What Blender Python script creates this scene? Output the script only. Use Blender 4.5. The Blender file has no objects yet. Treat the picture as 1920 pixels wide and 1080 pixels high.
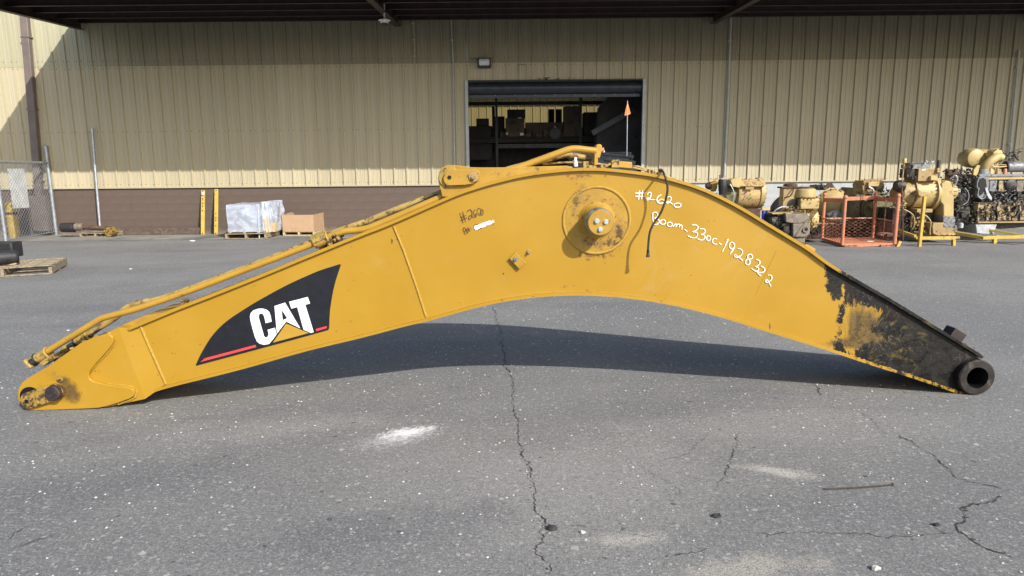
import bpy, math, random
from mathutils import Vector, Matrix, noise as mnoise
from mathutils.geometry import tessellate_polygon

S = bpy.context.scene
COL = S.collection
rnd = random.Random(7)
R_ = math.radians

# ------------------------------------------------------------------ camera
CAM_H = 1.5; F_PX = 1285.0; PITCH = R_(9.9); ROLL = R_(0.55)
_F = Vector((0, math.cos(PITCH), -math.sin(PITCH)))
_U0 = Vector((0, math.sin(PITCH), math.cos(PITCH))); _R0 = Vector((1, 0, 0))
_R = _R0*math.cos(ROLL) - _U0*math.sin(ROLL)
_U = _U0*math.cos(ROLL) + _R0*math.sin(ROLL)
cd = bpy.data.cameras.new("camera"); cam = bpy.data.objects.new("camera", cd); COL.objects.link(cam)
cd.sensor_width = 36; cd.lens = 36*F_PX/1920; cd.clip_start = .05; cd.clip_end = 1500
mw = Matrix((( _R.x, _U.x, -_F.x, 0), (_R.y, _U.y, -_F.y, 0), (_R.z, _U.z, -_F.z, CAM_H), (0, 0, 0, 1)))
cam.matrix_world = mw
S.camera = cam

# ------------------------------------------------------------------ light
SUN = Vector((.88, -1.18, 1.0)).normalized()          # direction towards the sun
w = bpy.data.worlds.new("World"); S.world = w; w.use_nodes = True
wn = w.node_tree; wn.nodes.clear()
wo = wn.nodes.new("ShaderNodeOutputWorld"); wb = wn.nodes.new("ShaderNodeBackground"); sk = wn.nodes.new("ShaderNodeTexSky")
sk.sky_type = 'NISHITA'; sk.sun_disc = False
sk.sun_elevation = math.asin(SUN.z); sk.sun_rotation = math.atan2(SUN.x, SUN.y)
sk.air_density = 1.0; sk.dust_density = 2.0; sk.ozone_density = 1.0
wb.inputs[1].default_value = .125
wn.links.new(sk.outputs[0], wb.inputs[0]); wn.links.new(wb.outputs[0], wo.inputs[0])
sl = bpy.data.lights.new("sun", 'SUN'); so = bpy.data.objects.new("sun", sl); COL.objects.link(so)
sl.energy = 3.9; sl.angle = R_(.5); sl.color = (1.0, .965, .905)
so.location = (10, -14, 12); so.rotation_euler = SUN.to_track_quat('Z', 'Y').to_euler()
S.view_settings.view_transform = 'Standard'; S.view_settings.look = 'None'
S.view_settings.exposure = .55; S.view_settings.gamma = 1; S.view_settings.use_curve_mapping = False

# ------------------------------------------------------------------ measuring helpers
def ray(x, y): return _F + _R*((x-960)/F_PX) + _U*((540-y)/F_PX)
def P(x, y, Y):
    d = ray(x, y); t = Y/d.y; return Vector((d.x*t, Y, CAM_H+d.z*t))
def G(x, y, z=0.0):
    d = ray(x, y); t = (z-CAM_H)/d.z; return Vector((d.x*t, d.y*t, z))
BY0, BSL = 4.31, .02
def B(x, y, off=0.0):                                   # a point on the boom's near side plate (or off metres behind it)
    d = ray(x, y); t = (BY0+off)/(d.y-BSL*d.x); return Vector((d.x*t, d.y*t, CAM_H+d.z*t))
def interp(pts, x):
    if x <= pts[0][0]: a, b = pts[0], pts[1]
    elif x >= pts[-1][0]: a, b = pts[-2], pts[-1]
    else:
        for i in range(len(pts)-1):
            if pts[i][0] <= x <= pts[i+1][0]: a, b = pts[i], pts[i+1]; break
    return a[1]+(b[1]-a[1])*(x-a[0])/(b[0]-a[0])
def smooth_curve(pts, n=8):                             # Catmull-Rom through the points
    out = []
    for i in range(len(pts)-1):
        p0 = Vector(pts[max(i-1, 0)]); p1 = Vector(pts[i]); p2 = Vector(pts[i+1]); p3 = Vector(pts[min(i+2, len(pts)-1)])
        for k in range(n):
            t = k/n
            out.append(.5*((2*p1)+(p2-p0)*t+(2*p0-5*p1+4*p2-p3)*t*t+(3*p1-p0-3*p2+p3)*t**3))
    out.append(Vector(pts[-1])); return out

# ------------------------------------------------------------------ materials
MATS = {}
class NT:
    def __init__(s, name):
        s.m = bpy.data.materials.new(name); s.m.use_nodes = True; s.t = s.m.node_tree
        s.b = s.t.nodes["Principled BSDF"]; s.tc = s.n("ShaderNodeTexCoord"); s.co = s.tc.outputs["Object"]
    def n(s, k, **kw):
        o = s.t.nodes.new(k)
        for a, v in kw.items(): setattr(o, a, v)
        return o
    def l(s, a, b): s.t.links.new(a, b)
    def noise(s, scale, detail=4, rough=.6, co=None, dist=0, vec=None):
        o = s.n("ShaderNodeTexNoise"); o.inputs["Scale"].default_value = scale; o.inputs["Detail"].default_value = detail
        o.inputs["Roughness"].default_value = rough; o.inputs["Distortion"].default_value = dist
        co = co or s.co
        if vec:
            mp = s.n("ShaderNodeMapping"); mp.inputs["Scale"].default_value = vec; s.l(co, mp.inputs[0]); co = mp.outputs[0]
        s.l(co, o.inputs["Vector"]); return o.outputs["Fac"]
    def ramp(s, fac, a, b, ca=0., cb=1.):
        o = s.n("ShaderNodeMapRange"); o.interpolation_type = 'SMOOTHSTEP'
        s.l(fac, o.inputs[0])
        for i, v in zip((1, 2, 3, 4), (a, b, ca, cb)): o.inputs[i].default_value = v
        return o.outputs[0]
    def math(s, op, a, b=None):
        o = s.n("ShaderNodeMath", operation=op)
        for i, v in enumerate((a, b)):
            if v is None: continue
            if isinstance(v, (int, float)): o.inputs[i].default_value = v
            else: s.l(v, o.inputs[i])
        return o.outputs[0]
    def mix(s, fac, a, b, mode='MIX'):
        o = s.n("ShaderNodeMix", data_type='RGBA', blend_type=mode)
        if isinstance(fac, (int, float)): o.inputs[0].default_value = fac
        else: s.l(fac, o.inputs[0])
        for i, v in ((6, a), (7, b)):
            if isinstance(v, tuple): o.inputs[i].default_value = (*v[:3], 1)
            else: s.l(v, o.inputs[i])
        return o.outputs[2]
    def bump(s, h, strength=.3, dist=.01):
        o = s.n("ShaderNodeBump"); o.inputs["Strength"].default_value = strength; o.inputs["Distance"].default_value = dist
        s.l(h, o.inputs["Height"]); s.l(o.outputs[0], s.b.inputs["Normal"])
    def done(s, col=None, rough=None, metal=None):
        for k, v in (("Base Color", col), ("Roughness", rough), ("Metallic", metal)):
            if v is None: continue
            if isinstance(v, (int, float)): s.b.inputs[k].default_value = v
            elif isinstance(v, tuple): s.b.inputs[k].default_value = (*v[:3], 1)
            else: s.l(v, s.b.inputs[k])
        MATS[s.m.name] = s.m; return s.m

def simple(name, col, rough=.6, metal=0., var=.15, scale=6., dirt=None, damt=.5, dscale=9., bump=.15, spec=None):
    """painted or raw surface with cloudy colour variation, dirt patches and fine relief"""
    k = NT(name)
    n1 = k.noise(scale, 5, .6); dark = tuple(c*(1-var) for c in col); light = tuple(min(1, c*(1+var)) for c in col)
    c = k.mix(k.ramp(n1, .3, .7), dark, light)
    if dirt:
        n2 = k.noise(dscale, 8, .68)
        c = k.mix(k.ramp(n2, 1-damt-.07, 1-damt+.07), c, dirt)
        r = k.ramp(n2, 1-damt-.07, 1-damt+.07, rough, min(1, rough+.2))
    else: r = rough
    k.bump(k.noise(scale*14, 4, .6), bump, .004)
    if spec is not None: k.b.inputs["Specular IOR Level"].default_value = spec
    return k.done(c, r, metal)

def mat_boom():
    k = NT("boom_yellow_paint"); k.co = k.tc.outputs["Object"]
    big = k.noise(1.6, 4, .55); c = k.mix(k.ramp(k.math('ADD', k.math('MULTIPLY', big, .6), k.math('MULTIPLY', k.noise(.9, 8, .72, vec=(1, 1, 2.2)), .4)), .36, .64), (.350, .196, .0130), (.385, .220, .0170))
    mid = k.noise(9, 6, .7); c = k.mix(k.ramp(mid, .56, .8, 0, .28), c, (.33, .185, .035))
    # faint scuffs, long in one direction
    sc = k.noise(7, 7, .75, vec=(1, 1, 4)); c = k.mix(k.ramp(sc, .66, .74, 0, .25), c, (.44, .28, .075))
    run = k.noise(1.0, 6, .75, vec=(34, 1, 1.6)); c = k.mix(k.math('MULTIPLY', k.ramp(run, .60, .74, 0, .30), k.ramp(k.noise(2.3, 3, .5), .48, .62)), c, (.27, .145, .03))
    du = k.noise(2.6, 8, .78, dist=.8); c = k.mix(k.ramp(du, .54, .72, 0, .22), c, (.40, .30, .15))
    scr = k.noise(1.0, 4, .8, vec=(14, 1, 60), dist=.4); c = k.mix(k.math('MULTIPLY', k.ramp(scr, .70, .73), k.ramp(k.noise(3.1, 2, .5), .55, .66, 0, .6)), c, (.22, .13, .04))
    # rusty chips
    ch = k.noise(34, 5, .62); reg = k.noise(1.9, 3, .5)
    m = k.math('MULTIPLY', k.ramp(ch, .675, .70), k.ramp(reg, .46, .60)); c = k.mix(m, c, (.09, .045, .02))
    at = k.n("ShaderNodeAttribute"); at.attribute_name = "chip"
    ch2 = k.noise(26, 8, .8)
    m2 = k.ramp(k.math('ADD', ch2, k.math('MULTIPLY', at.outputs["Fac"], .22)), .70, .74); c = k.mix(k.math('MULTIPLY', m2, .9), c, (.12, .055, .03))
    gr = k.n("ShaderNodeAttribute"); gr.attribute_name = "grime"
    gn = k.noise(7, 9, .75, dist=1.5, vec=(1.6, 1, .8)); gf = k.noise(28, 7, .75, dist=.6)
    gv = k.math('ADD', k.math('MULTIPLY', gn, .75), k.math('MULTIPLY', gf, .35)); gv = k.math('ADD', gv, k.math('MULTIPLY', k.math('SUBTRACT', gr.outputs["Fac"], .5), .75))
    gm = k.math('MULTIPLY', k.ramp(gv, .44, .74), k.ramp(gr.outputs["Fac"], .02, .35)); c = k.mix(k.math('MULTIPLY', gm, .92), c, k.mix(k.ramp(gf, .4, .6), (.03, .02, .012), (.13, .085, .03)))
    oi = k.n("ShaderNodeAttribute"); oi.attribute_name = "oil"
    on = k.noise(9, 10, .74, dist=1.4, vec=(1.5, 1, .7)); of = k.noise(45, 6, .75)
    v = k.math('ADD', oi.outputs["Fac"], k.math('MULTIPLY', k.math('SUBTRACT', on, .5), 1.9)); v = k.math('ADD', v, k.math('MULTIPLY', k.math('SUBTRACT', of, .5), .8))
    om = k.ramp(v, .42, .58); om = k.math('MULTIPLY', om, k.ramp(oi.outputs["Fac"], .15, .35))
    wet = k.noise(9, 9, .78, dist=1.0); oc = k.mix(k.ramp(wet, .38, .60), (.0025, .0025, .003), (.011, .009, .007)); oc = k.mix(k.math('MULTIPLY', k.ramp(k.noise(60, 6, .8), .56, .66), k.ramp(k.noise(4, 4, .6), .48, .62, 0, .75)), oc, (.19, .18, .19))  # pale grey specks painted in as glints on the wet oil
    oc = k.mix(k.ramp(k.math('ADD', k.noise(5, 8, .78, dist=2), k.math('MULTIPLY', k.math('SUBTRACT', gr.outputs['Fac'], .35), .12)), .54, .66, 0, .8), oc, (.105, .075, .025))
    c = k.mix(om, c, oc)
    r = k.math('ADD', k.math('MULTIPLY', om, k.ramp(wet, .35, .65, .0, .45)), k.ramp(big, .3, .7, .36, .46))
    r = k.math('SUBTRACT', r, k.math('MULTIPLY', om, .12)); spn = k.math('SUBTRACT', .5, k.math('MULTIPLY', om, .15)); k.l(spn, k.b.inputs['Specular IOR Level'])
    h = k.math('ADD', k.math('MULTIPLY', om, k.math('MULTIPLY', of, 1.6)), k.math('MULTIPLY', k.noise(3.5, 3, .5), .9))
    h = k.math('ADD', h, k.math('MULTIPLY', k.noise(120, 2, .5), .05))
    k.bump(h, .45, .006)
    return k.done(c, r, 0.)

def mat_asphalt():
    k = NT("asphalt"); k.co = k.tc.outputs["Object"]
    big = k.noise(.55, 5, .6); c = k.mix(k.ramp(big, .3, .7), (.192, .193, .187), (.280, .277, .260))
    st = k.noise(.35, 6, .65, dist=1.5, vec=(.6, 1.6, 1)); c = k.mix(k.ramp(st, .50, .70, 0, .6), c, (.135, .138, .146))
    s2 = k.noise(1.1, 7, .72, dist=1.0, vec=(.5, 2.4, 1)); c = k.mix(k.ramp(s2, .54, .68, 0, .42), c, (.13, .132, .14)); s3 = k.noise(1.7, 7, .75, dist=.8, vec=(1, 1.5, 1)); c = k.mix(k.ramp(s3, .55, .70, 0, .4), c, (.34, .33, .30))
    tn = k.noise(.9, 5, .6, vec=(1, 1.4, 1)); c = k.mix(k.ramp(tn, .58, .78, 0, .35), c, (.30, .285, .25))
    # spilled paint and worn patches, each with its own place
    def blob(px, py, rx, ry, ang, col, amt, ns=7):
        nonlocal c
        g = G(px, py)
        mp = k.n("ShaderNodeMapping"); mp.vector_type = 'TEXTURE'; mp.inputs["Location"].default_value = (g.x, g.y, 0)
        mp.inputs["Rotation"].default_value = (0, 0, R_(ang)); mp.inputs["Scale"].default_value = (rx, ry, 1); k.l(k.co, mp.inputs[0])
        ln = k.n("ShaderNodeVectorMath", operation='LENGTH'); k.l(mp.outputs[0], ln.inputs[0])
        d = k.math('ADD', ln.outputs["Value"], k.math('MULTIPLY', k.math('SUBTRACT', k.noise(ns, 7, .75), .5), 2.4))
        d = k.math('ADD', d, k.math('MULTIPLY', k.math('SUBTRACT', k.noise(60, 4, .7), .5), 1.2))
        c = k.mix(k.ramp(d, 1.0, .1, 0, amt), c, col)
    blob(1050, 900, 1.3, .7, 10, (.36, .352, .325), .65, 2.2); blob(1500, 800, 1.6, .5, 0, (.34, .333, .31), .6, 2.2); blob(700, 1000, .8, .3, 20, (.12, .123, .135), .6, 3); blob(250, 900, 1.1, .35, 20, (.12, .122, .13), .6, 3); blob(1560, 960, .7, .25, 0, (.13, .132, .14), .5, 3); blob(1250, 770, .8, .2, 5, (.13, .132, .14), .45, 3); blob(560, 800, .9, .25, 12, (.36, .355, .33), .55, 3); blob(1250, 470, 3.5, 1.2, 0, (.30, .295, .28), .4, 1.5); blob(120, 580, 2., .5, 8, (.13, .133, .145), .55, 2.); blob(1300, 640, .9, .10, -3, (.29, .28, .26), .4, 5)
    blob(1460, 885, .25, .08, -25, (.62, .59, .53), .95)
    blob(1180, 1010, .22, .08, 0, (.56, .53, .46), .9)
    blob(1400, 1065, .42, .12, 10, (.52, .48, .40), .85)
    blob(1690, 735, .35, .2, 0, (.27, .255, .23), .4)
    blob(380, 560, .7, .4, 0, (.11, .11, .115), .5)
    blob(90, 505, 1.2, .5, 0, (.10, .10, .105), .55)
    blob(340, 470, 1.6, .35, 0, (.11, .11, .115), .6)
    blob(60, 1015, .10, .02, 55, (.03, .03, .03), .9)
    blob(95, 1005, .07, .012, 50, (.03, .03, .03), .9)
    gr = k.noise(170, 3, .8); c = k.mix(k.ramp(gr, .40, .62, .75, 0), c, (.085, .085, .09))
    g2 = k.noise(75, 5, .8); c = k.mix(k.ramp(g2, .50, .66, 0, .75), c, (.40, .395, .375)); g3 = k.noise(55, 4, .75, co=None, vec=(1, 1.3, 1), dist=.5); c = k.mix(k.ramp(g3, .54, .66, 0, .7), c, (.075, .075, .078)); g4 = k.noise(33, 6, .82); c = k.mix(k.ramp(g4, .52, .64, 0, .45), c, (.37, .365, .345)); c = k.mix(k.ramp(g4, .46, .36, 0, .5), c, (.09, .09, .092))
    def flecks(scale, share, size, lo, hi, amt):
        nonlocal c
        vo = k.n("ShaderNodeTexVoronoi"); vo.inputs["Scale"].default_value = scale
        wv = k.n("ShaderNodeTexNoise"); wv.inputs["Scale"].default_value = scale*2.5; k.l(k.co, wv.inputs["Vector"])
        ad = k.n("ShaderNodeVectorMath", operation='MULTIPLY_ADD'); k.l(wv.outputs["Color"], ad.inputs[0]); ad.inputs[1].default_value = (.5/scale,)*3; k.l(k.co, ad.inputs[2]); k.l(ad.outputs[0], vo.inputs["Vector"])
        sep = k.n("ShaderNodeSeparateColor"); k.l(vo.outputs["Color"], sep.inputs[0])
        m = k.math('MULTIPLY', k.math('LESS_THAN', vo.outputs["Distance"], k.math('MULTIPLY', k.math('MULTIPLY', sep.outputs[1], sep.outputs[1]), size)), k.math('GREATER_THAN', sep.outputs[0], 1-share))
        c = k.mix(k.math('MULTIPLY', m, amt), c, k.mix(sep.outputs[2], lo, hi)); return m
    m = flecks(46, .42, .42, (.32, .315, .30), (.50, .49, .46), .7); flecks(24, .24, .34, (.32, .31, .29), (.52, .505, .47), .7); flecks(11, .10, .20, (.34, .33, .31), (.60, .58, .54), .8)
    flecks(19, .12, .26, (.04, .04, .045), (.07, .07, .07), .7)
    blob(762, 811, .22, .10, 28, (.80, .80, .80), .9, 22); blob(745, 822, .30, .14, 28, (.55, .55, .55), .45, 30)
    h = k.math('ADD', k.math('MULTIPLY', gr, .5), k.math('MULTIPLY', g2, .7)); h = k.math('ADD', h, k.math('MULTIPLY', m, .5)); h = k.math('ADD', h, k.math('MULTIPLY', k.noise(2.2, 3, .5), 3.))
    k.bump(h, .8, .007)
    k.b.inputs["Specular IOR Level"].default_value = .3
    return k.done(c, .88, 0.)

def mat_siding(name, base, darkened):
    k = NT(name)
    st = k.noise(1.0, 5, .7, vec=(16, 16, .35)); c = k.mix(k.ramp(st, .35, .75), base, tuple(v*.88 for v in base))
    bl = k.noise(.8, 3, .5); c = k.mix(k.ramp(bl, .35, .7, 0, .35), c, tuple(v*m for v, m in zip(base, (1.02, .98, .88))))
    oi = k.n('ShaderNodeObjectInfo'); c = k.mix(1.0, c, k.mix(oi.outputs['Random'], (.92, .915, .90), (1.0, 1.0, 1.0)), 'MULTIPLY')
    if darkened:
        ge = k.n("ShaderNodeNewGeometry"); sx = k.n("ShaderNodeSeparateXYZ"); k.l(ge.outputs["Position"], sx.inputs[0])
        under = k.ramp(sx.outputs[0], -10.6, -8.2)             # canopy shade painted into the colour, mixed with dirt streaks
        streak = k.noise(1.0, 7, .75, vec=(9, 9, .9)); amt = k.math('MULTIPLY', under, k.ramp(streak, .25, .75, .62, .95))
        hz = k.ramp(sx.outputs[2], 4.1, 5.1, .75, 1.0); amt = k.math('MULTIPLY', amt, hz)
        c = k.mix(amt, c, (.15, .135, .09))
    k.bump(k.noise(3, 2, .5), .08, .01)
    return k.done(c, .5, 0.)

def build_mats():
    mat_boom(); mat_asphalt()
    mat_siding("siding_cream", (.475, .42, .29), False); mat_siding("siding_cream_shade_dirt", (.44, .415, .29), True)
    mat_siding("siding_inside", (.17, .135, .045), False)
    for nm, base, alt in (("brown_block_paint", (.112, .080, .064), (.145, .108, .088)), ("grey_block_paint", (.43, .445, .45), (.31, .31, .30))):
        k = NT(nm); c = k.mix(k.ramp(k.noise(1.4, 5, .6), .3, .7), tuple(v*.9 for v in base), tuple(v*1.08 for v in base)); c = k.mix(k.ramp(k.noise(4, 8, .75), .56, .72, 0, .5), c, alt)
        ge = k.n("ShaderNodeNewGeometry"); sx = k.n("ShaderNodeSeparateXYZ"); k.l(ge.outputs["Position"], sx.inputs[0]); sp = k.noise(5, 7, .8, co=ge.outputs["Position"])
        v = k.math('ADD', sx.outputs[2], k.math('MULTIPLY', sp, .5)); c = k.mix(k.ramp(v, .42, .20, 0, .6), c, (.26, .225, .18)); c = k.mix(k.ramp(k.noise(1.0, 5, .75, co=ge.outputs["Position"], vec=(9, 9, .8)), .58, .72, 0, .4), c, tuple(v*.6 for v in base))
        k.bump(k.noise(60, 4, .6), .3, .004); k.done(c, .75, 0.)
    simple("canopy_brown", (.030, .019, .018), .6, 0, .25, 4)
    simple("canopy_beam_paint", (.045, .026, .023), .55, 0, .25, 4)
    simple("concrete_apron", (.235, .225, .20), .9, 0, .2, 1.2, (.12, .12, .115), .42, .7, .3)
    simple("crack_dark", (.035, .034, .032), .95, 0, .4, 30)  # dark dirt in the cracks, also used for dark crumbs
    simple("decal_black", (.008, .0095, .014), .42, 0, .25, 18, (.07, .07, .075), .31, 34, .06)
    simple("decal_white", (.80, .82, .86), .4, 0, .04, 9, None, .4, 9, .03)
    simple("decal_red", (.66, .055, .06), .4, 0, .08, 9)
    simple("decal_yellow", (.41, .24, .03), .4, 0, .04, 9)
    simple("paint_marker_white", (.86, .83, .76), .5, 0, .06, 40)
    simple("marker_black", (.06, .03, .015), .6, 0, .2, 40)
    simple("pipe_yellow", (.39, .228, .028), .42, 0, .10, 5, (.20, .12, .04), .36, 16, .2)
    simple("pipe_yellow_dirty", (.38, .26, .075), .55, 0, .2, 8, (.10, .065, .03), .46, 22, .3)
    simple("fitting_yellow", (.35, .235, .055), .5, 0, .2, 14, (.06, .04, .025), .45, 30, .4)
    simple("cast_yellow", (.365, .21, .022), .5, 0, .12, 8, (.10, .055, .025), .37, 28, .35)
    simple("grimy_yellow", (.36, .225, .045), .55, 0, .25, 20, (.05, .03, .015), .5, 26, .5)
    simple("weld_bead", (.43, .26, .035), .35, 0, .12, 60, (.40, .22, .05), .35, 60, .8)
    simple("rubber_black", (.018, .018, .02), .55, 0, .3, 20, (.05, .045, .04), .4, 30, .3)
    simple("dark_rubber_brown", (.032, .020, .019), .6, 0, .3, 30, (.06, .04, .03), .4, 30, .4)
    simple("bare_steel", (.25, .29, .33), .38, .6, .25, 18, (.07, .06, .05), .42, 25, .3)
    simple("bolt_zinc", (.50, .55, .58), .35, .7, .2, 60, (.16, .12, .10), .38, 80, .3)
    simple("oily_steel", (.026, .022, .020), .38, .2, .5, 14, (.10, .075, .055), .42, 16, .8)
    simple("bore_black", (.006, .006, .006), .35, 0, .3, 20)
    simple("plastic_white", (.75, .76, .77), .5)
    simple("galvanised", (.40, .43, .46), .42, .65, .18, 10, (.26, .28, .30), .4, 30, .15)
    simple("conduit_grey", (.40, .43, .42), .5, .2, .1, 6)
    simple("downspout_brown", (.17, .135, .12), .55, 0, .15, 4)
    simple("timber_grey", (.27, .22, .15), .85, 0, .25, 12, (.12, .09, .06), .42, 14, .4)
    simple("timber_pale", (.50, .38, .22), .85, 0, .2, 12, (.26, .18, .10), .4, 14, .4)
    simple("timber_dark", (.10, .07, .055), .9, 0, .3, 12, (.18, .14, .11), .4, 14, .5)
    simple("cardboard", (.42, .275, .165), .85, 0, .07, 5, (.34, .22, .13), .38, 3, .08)
    simple("cardboard_inside", (.16, .105, .065), .9, 0, .1, 4)
    simple("machine_cream", (.45, .335, .135), .5, 0, .12, 5, (.22, .14, .07), .36, 9, .3)
    simple("machine_tan", (.34, .24, .10), .55, 0, .15, 6, (.10, .06, .035), .40, 11, .4)
    simple("machine_rusty", (.42, .29, .12), .65, 0, .22, 9, (.13, .07, .04), .42, 26, .5)
    simple("machine_olive", (.20, .175, .085), .55, 0, .2, 6, (.08, .07, .035), .42, 9, .4)
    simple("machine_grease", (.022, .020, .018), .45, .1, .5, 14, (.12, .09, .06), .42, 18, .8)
    simple("machine_blotchy", (.44, .33, .19), .55, 0, .2, 9, (.03, .024, .018), .53, 6.5, .8)
    simple("machine_grey", (.21, .215, .225), .5, .2, .2, 10, (.06, .06, .06), .42, 16, .4)
    simple("machine_silver", (.42, .45, .48), .45, .3, .2, 10, (.28, .15, .07), .35, 8, .3)
    simple("cast_iron", (.17, .145, .115), .7, .1, .3, 12, (.26, .21, .15), .45, 18, .6)
    simple("rust_brown", (.085, .048, .032), .8, .1, .3, 14, (.18, .09, .05), .42, 18, .6)
    simple("stand_yellow", (.50, .345, .065), .55, 0, .12, 7, (.20, .11, .05), .36, 12, .2)
    simple("cage_orange", (.54, .185, .095), .55, 0, .15, 9, (.36, .20, .13), .46, 13, .3)
    simple("cage_mesh_rust", (.44, .24, .165), .7, .1, .3, 14, (.16, .07, .045), .47, 16, .4)
    simple("filter_blue", (.045, .075, .36), .4, .2, .2, 9)
    simple("flag_orange", (.82, .22, .05), .7, 0, .05, 9)
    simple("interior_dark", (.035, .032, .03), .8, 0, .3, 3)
    simple("interior_steel", (.05, .052, .058), .5, .3, .3, 4)
    simple("box_grey_brown", (.11, .085, .065), .8, 0, .25, 3, (.05, .04, .035), .4, 5)
    simple("door_slate", (.035, .042, .055), .35, .3, .2, 6)
    simple("lamp_housing", (.035, .035, .035), .5)
    simple("lamp_lens", (.62, .66, .68), .18, 0, .1, 10)
    simple("pebble_pale", (.45, .44, .41), .9, 0, .3, 30)
    simple("twig_brown", (.055, .042, .034), .9, 0, .3, 60)
    # shrink wrap
    k = NT("shrink_wrap"); n = k.noise(3, 4, .55, dist=1.2, vec=(1, 1, 1.8)); k.bump(n, .5, .03)
    k.l(k.ramp(n, .35, .65, .42, .72), k.b.inputs["Alpha"])
    k.done((.62, .68, .80), .2, 0.)
build_mats()

# ------------------------------------------------------------------ mesh building
class MB:
    def __init__(s): s.v = []; s.f = []
    def add(s, vs, fs):
        o = len(s.v); s.v += [Vector(q) for q in vs]; s.f += [tuple(i+o for i in q) for q in fs]; return s
    def box(s, c, d, rot=None):
        c = Vector(c); x, y, z = (q/2 for q in d)
        vs = [Vector(q) for q in ((-x, -y, -z), (x, -y, -z), (x, y, -z), (-x, y, -z), (-x, -y, z), (x, -y, z), (x, y, z), (-x, y, z))]
        if rot is not None: vs = [rot @ q for q in vs]
        return s.add([q+c for q in vs], [(0, 3, 2, 1), (4, 5, 6, 7), (0, 1, 5, 4), (1, 2, 6, 5), (2, 3, 7, 6), (3, 0, 4, 7)])
    def beam(s, a, b, w_, h_, up=Vector((0, 0, 1))):
        a = Vector(a); b = Vector(b); z = (b-a); L = z.length; z.normalize()
        x = up.cross(z)
        if x.length < 1e-3: x = Vector((1, 0, 0)).cross(z)
        x.normalize(); y = z.cross(x); rot = Matrix((x, y, z)).transposed()
        return s.box((a+b)/2, (w_, h_, L), rot)
    def rings(s, rings, cap=True, closed=False):
        n = len(rings[0]); vs = [q for r in rings for q in r]; fs = []
        m = len(rings)
        for i in range(m-1+(1 if closed else 0)):
            a = i*n; b = ((i+1) % m)*n
            for j in range(n): fs.append((a+j, a+(j+1) % n, b+(j+1) % n, b+j))
        if cap and not closed: fs.append(tuple(range(n-1, -1, -1))); fs.append(tuple((m-1)*n+j for j in range(n)))
        return s.add(vs, fs)
    def lathe(s, p0, axis, prof, n=24, cap=True):            # prof = [(distance along, radius)]
        p0 = Vector(p0); z = Vector(axis).normalized(); x = z.orthogonal().normalized(); y = z.cross(x)
        rs = [[p0+z*d+(x*math.cos(2*math.pi*j/n)+y*math.sin(2*math.pi*j/n))*max(r, 1e-4) for j in range(n)] for d, r in prof]
        return s.rings(rs, cap)
    def cyl(s, a, b, r, r2=None, n=16):
        a = Vector(a); b = Vector(b); return s.lathe(a, b-a, [(0, r), ((b-a).length, r if r2 is None else r2)], n)
    def tube(s, pts, r, n=10):
        pts = [Vector(q) for q in pts]; rs = []; pu = None
        for i, p in enumerate(pts):
            t = (pts[min(i+1, len(pts)-1)]-pts[max(i-1, 0)]).normalized()
            if pu is None: u = t.orthogonal().normalized()
            else: u = (pu-t*pu.dot(t)).normalized()
            pu = u; v = t.cross(u); rr = r(i/(len(pts)-1)) if callable(r) else r
            rs.append([p+(u*math.cos(2*math.pi*j/n)+v*math.sin(2*math.pi*j/n))*rr for j in range(n)])
        return s.rings(rs)
    def torus(s, c, axis, R, r, n=36, m=8, a0=0, a1=360):
        c = Vector(c); z = Vector(axis).normalized(); x = z.orthogonal().normalized(); y = z.cross(x); full = abs(a1-a0) >= 360
        rs = []; N = n if full else n+1
        for i in range(N):
            a = R_(a0+(a1-a0)*i/n); d = x*math.cos(a)+y*math.sin(a)
            rs.append([c+d*R+(d*math.cos(2*math.pi*j/m)+z*math.sin(2*math.pi*j/m))*r for j in range(m)])
        return s.rings(rs, not full, full)
    def sphere(s, c, r, n=12, sc=(1, 1, 1)):
        c = Vector(c); m = max(4, n//2); rs = []
        for i in range(m+1):
            a = math.pi*i/m; rr = max(math.sin(a), 1e-3)*r; z = -math.cos(a)*r
            rs.append([c+Vector((math.cos(2*math.pi*j/n)*rr*sc[0], math.sin(2*math.pi*j/n)*rr*sc[1], z*sc[2])) for j in range(n)])
        return s.rings(rs)
    def slab(s, pts, vec):                                   # planar outline pushed along vec
        pts = [Vector(q) for q in pts]; vec = Vector(vec); n = len(pts)
        return s.add(pts+[q+vec for q in pts], [tuple(range(n)), tuple(range(2*n-1, n-1, -1))]+[(i, (i+1) % n, (i+1) % n+n, i+n) for i in range(n)])
    def sheet(s, pts):
        pts = [Vector(q) for q in pts]; return s.add(pts, [tuple(t) for t in tessellate_polygon([pts])])
    def mesh(s, name, loc):
        me = bpy.data.meshes.new(name); loc = Vector(loc)
        me.from_pydata([tuple(q-loc) for q in s.v], [], s.f); me.update(); return me

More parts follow.
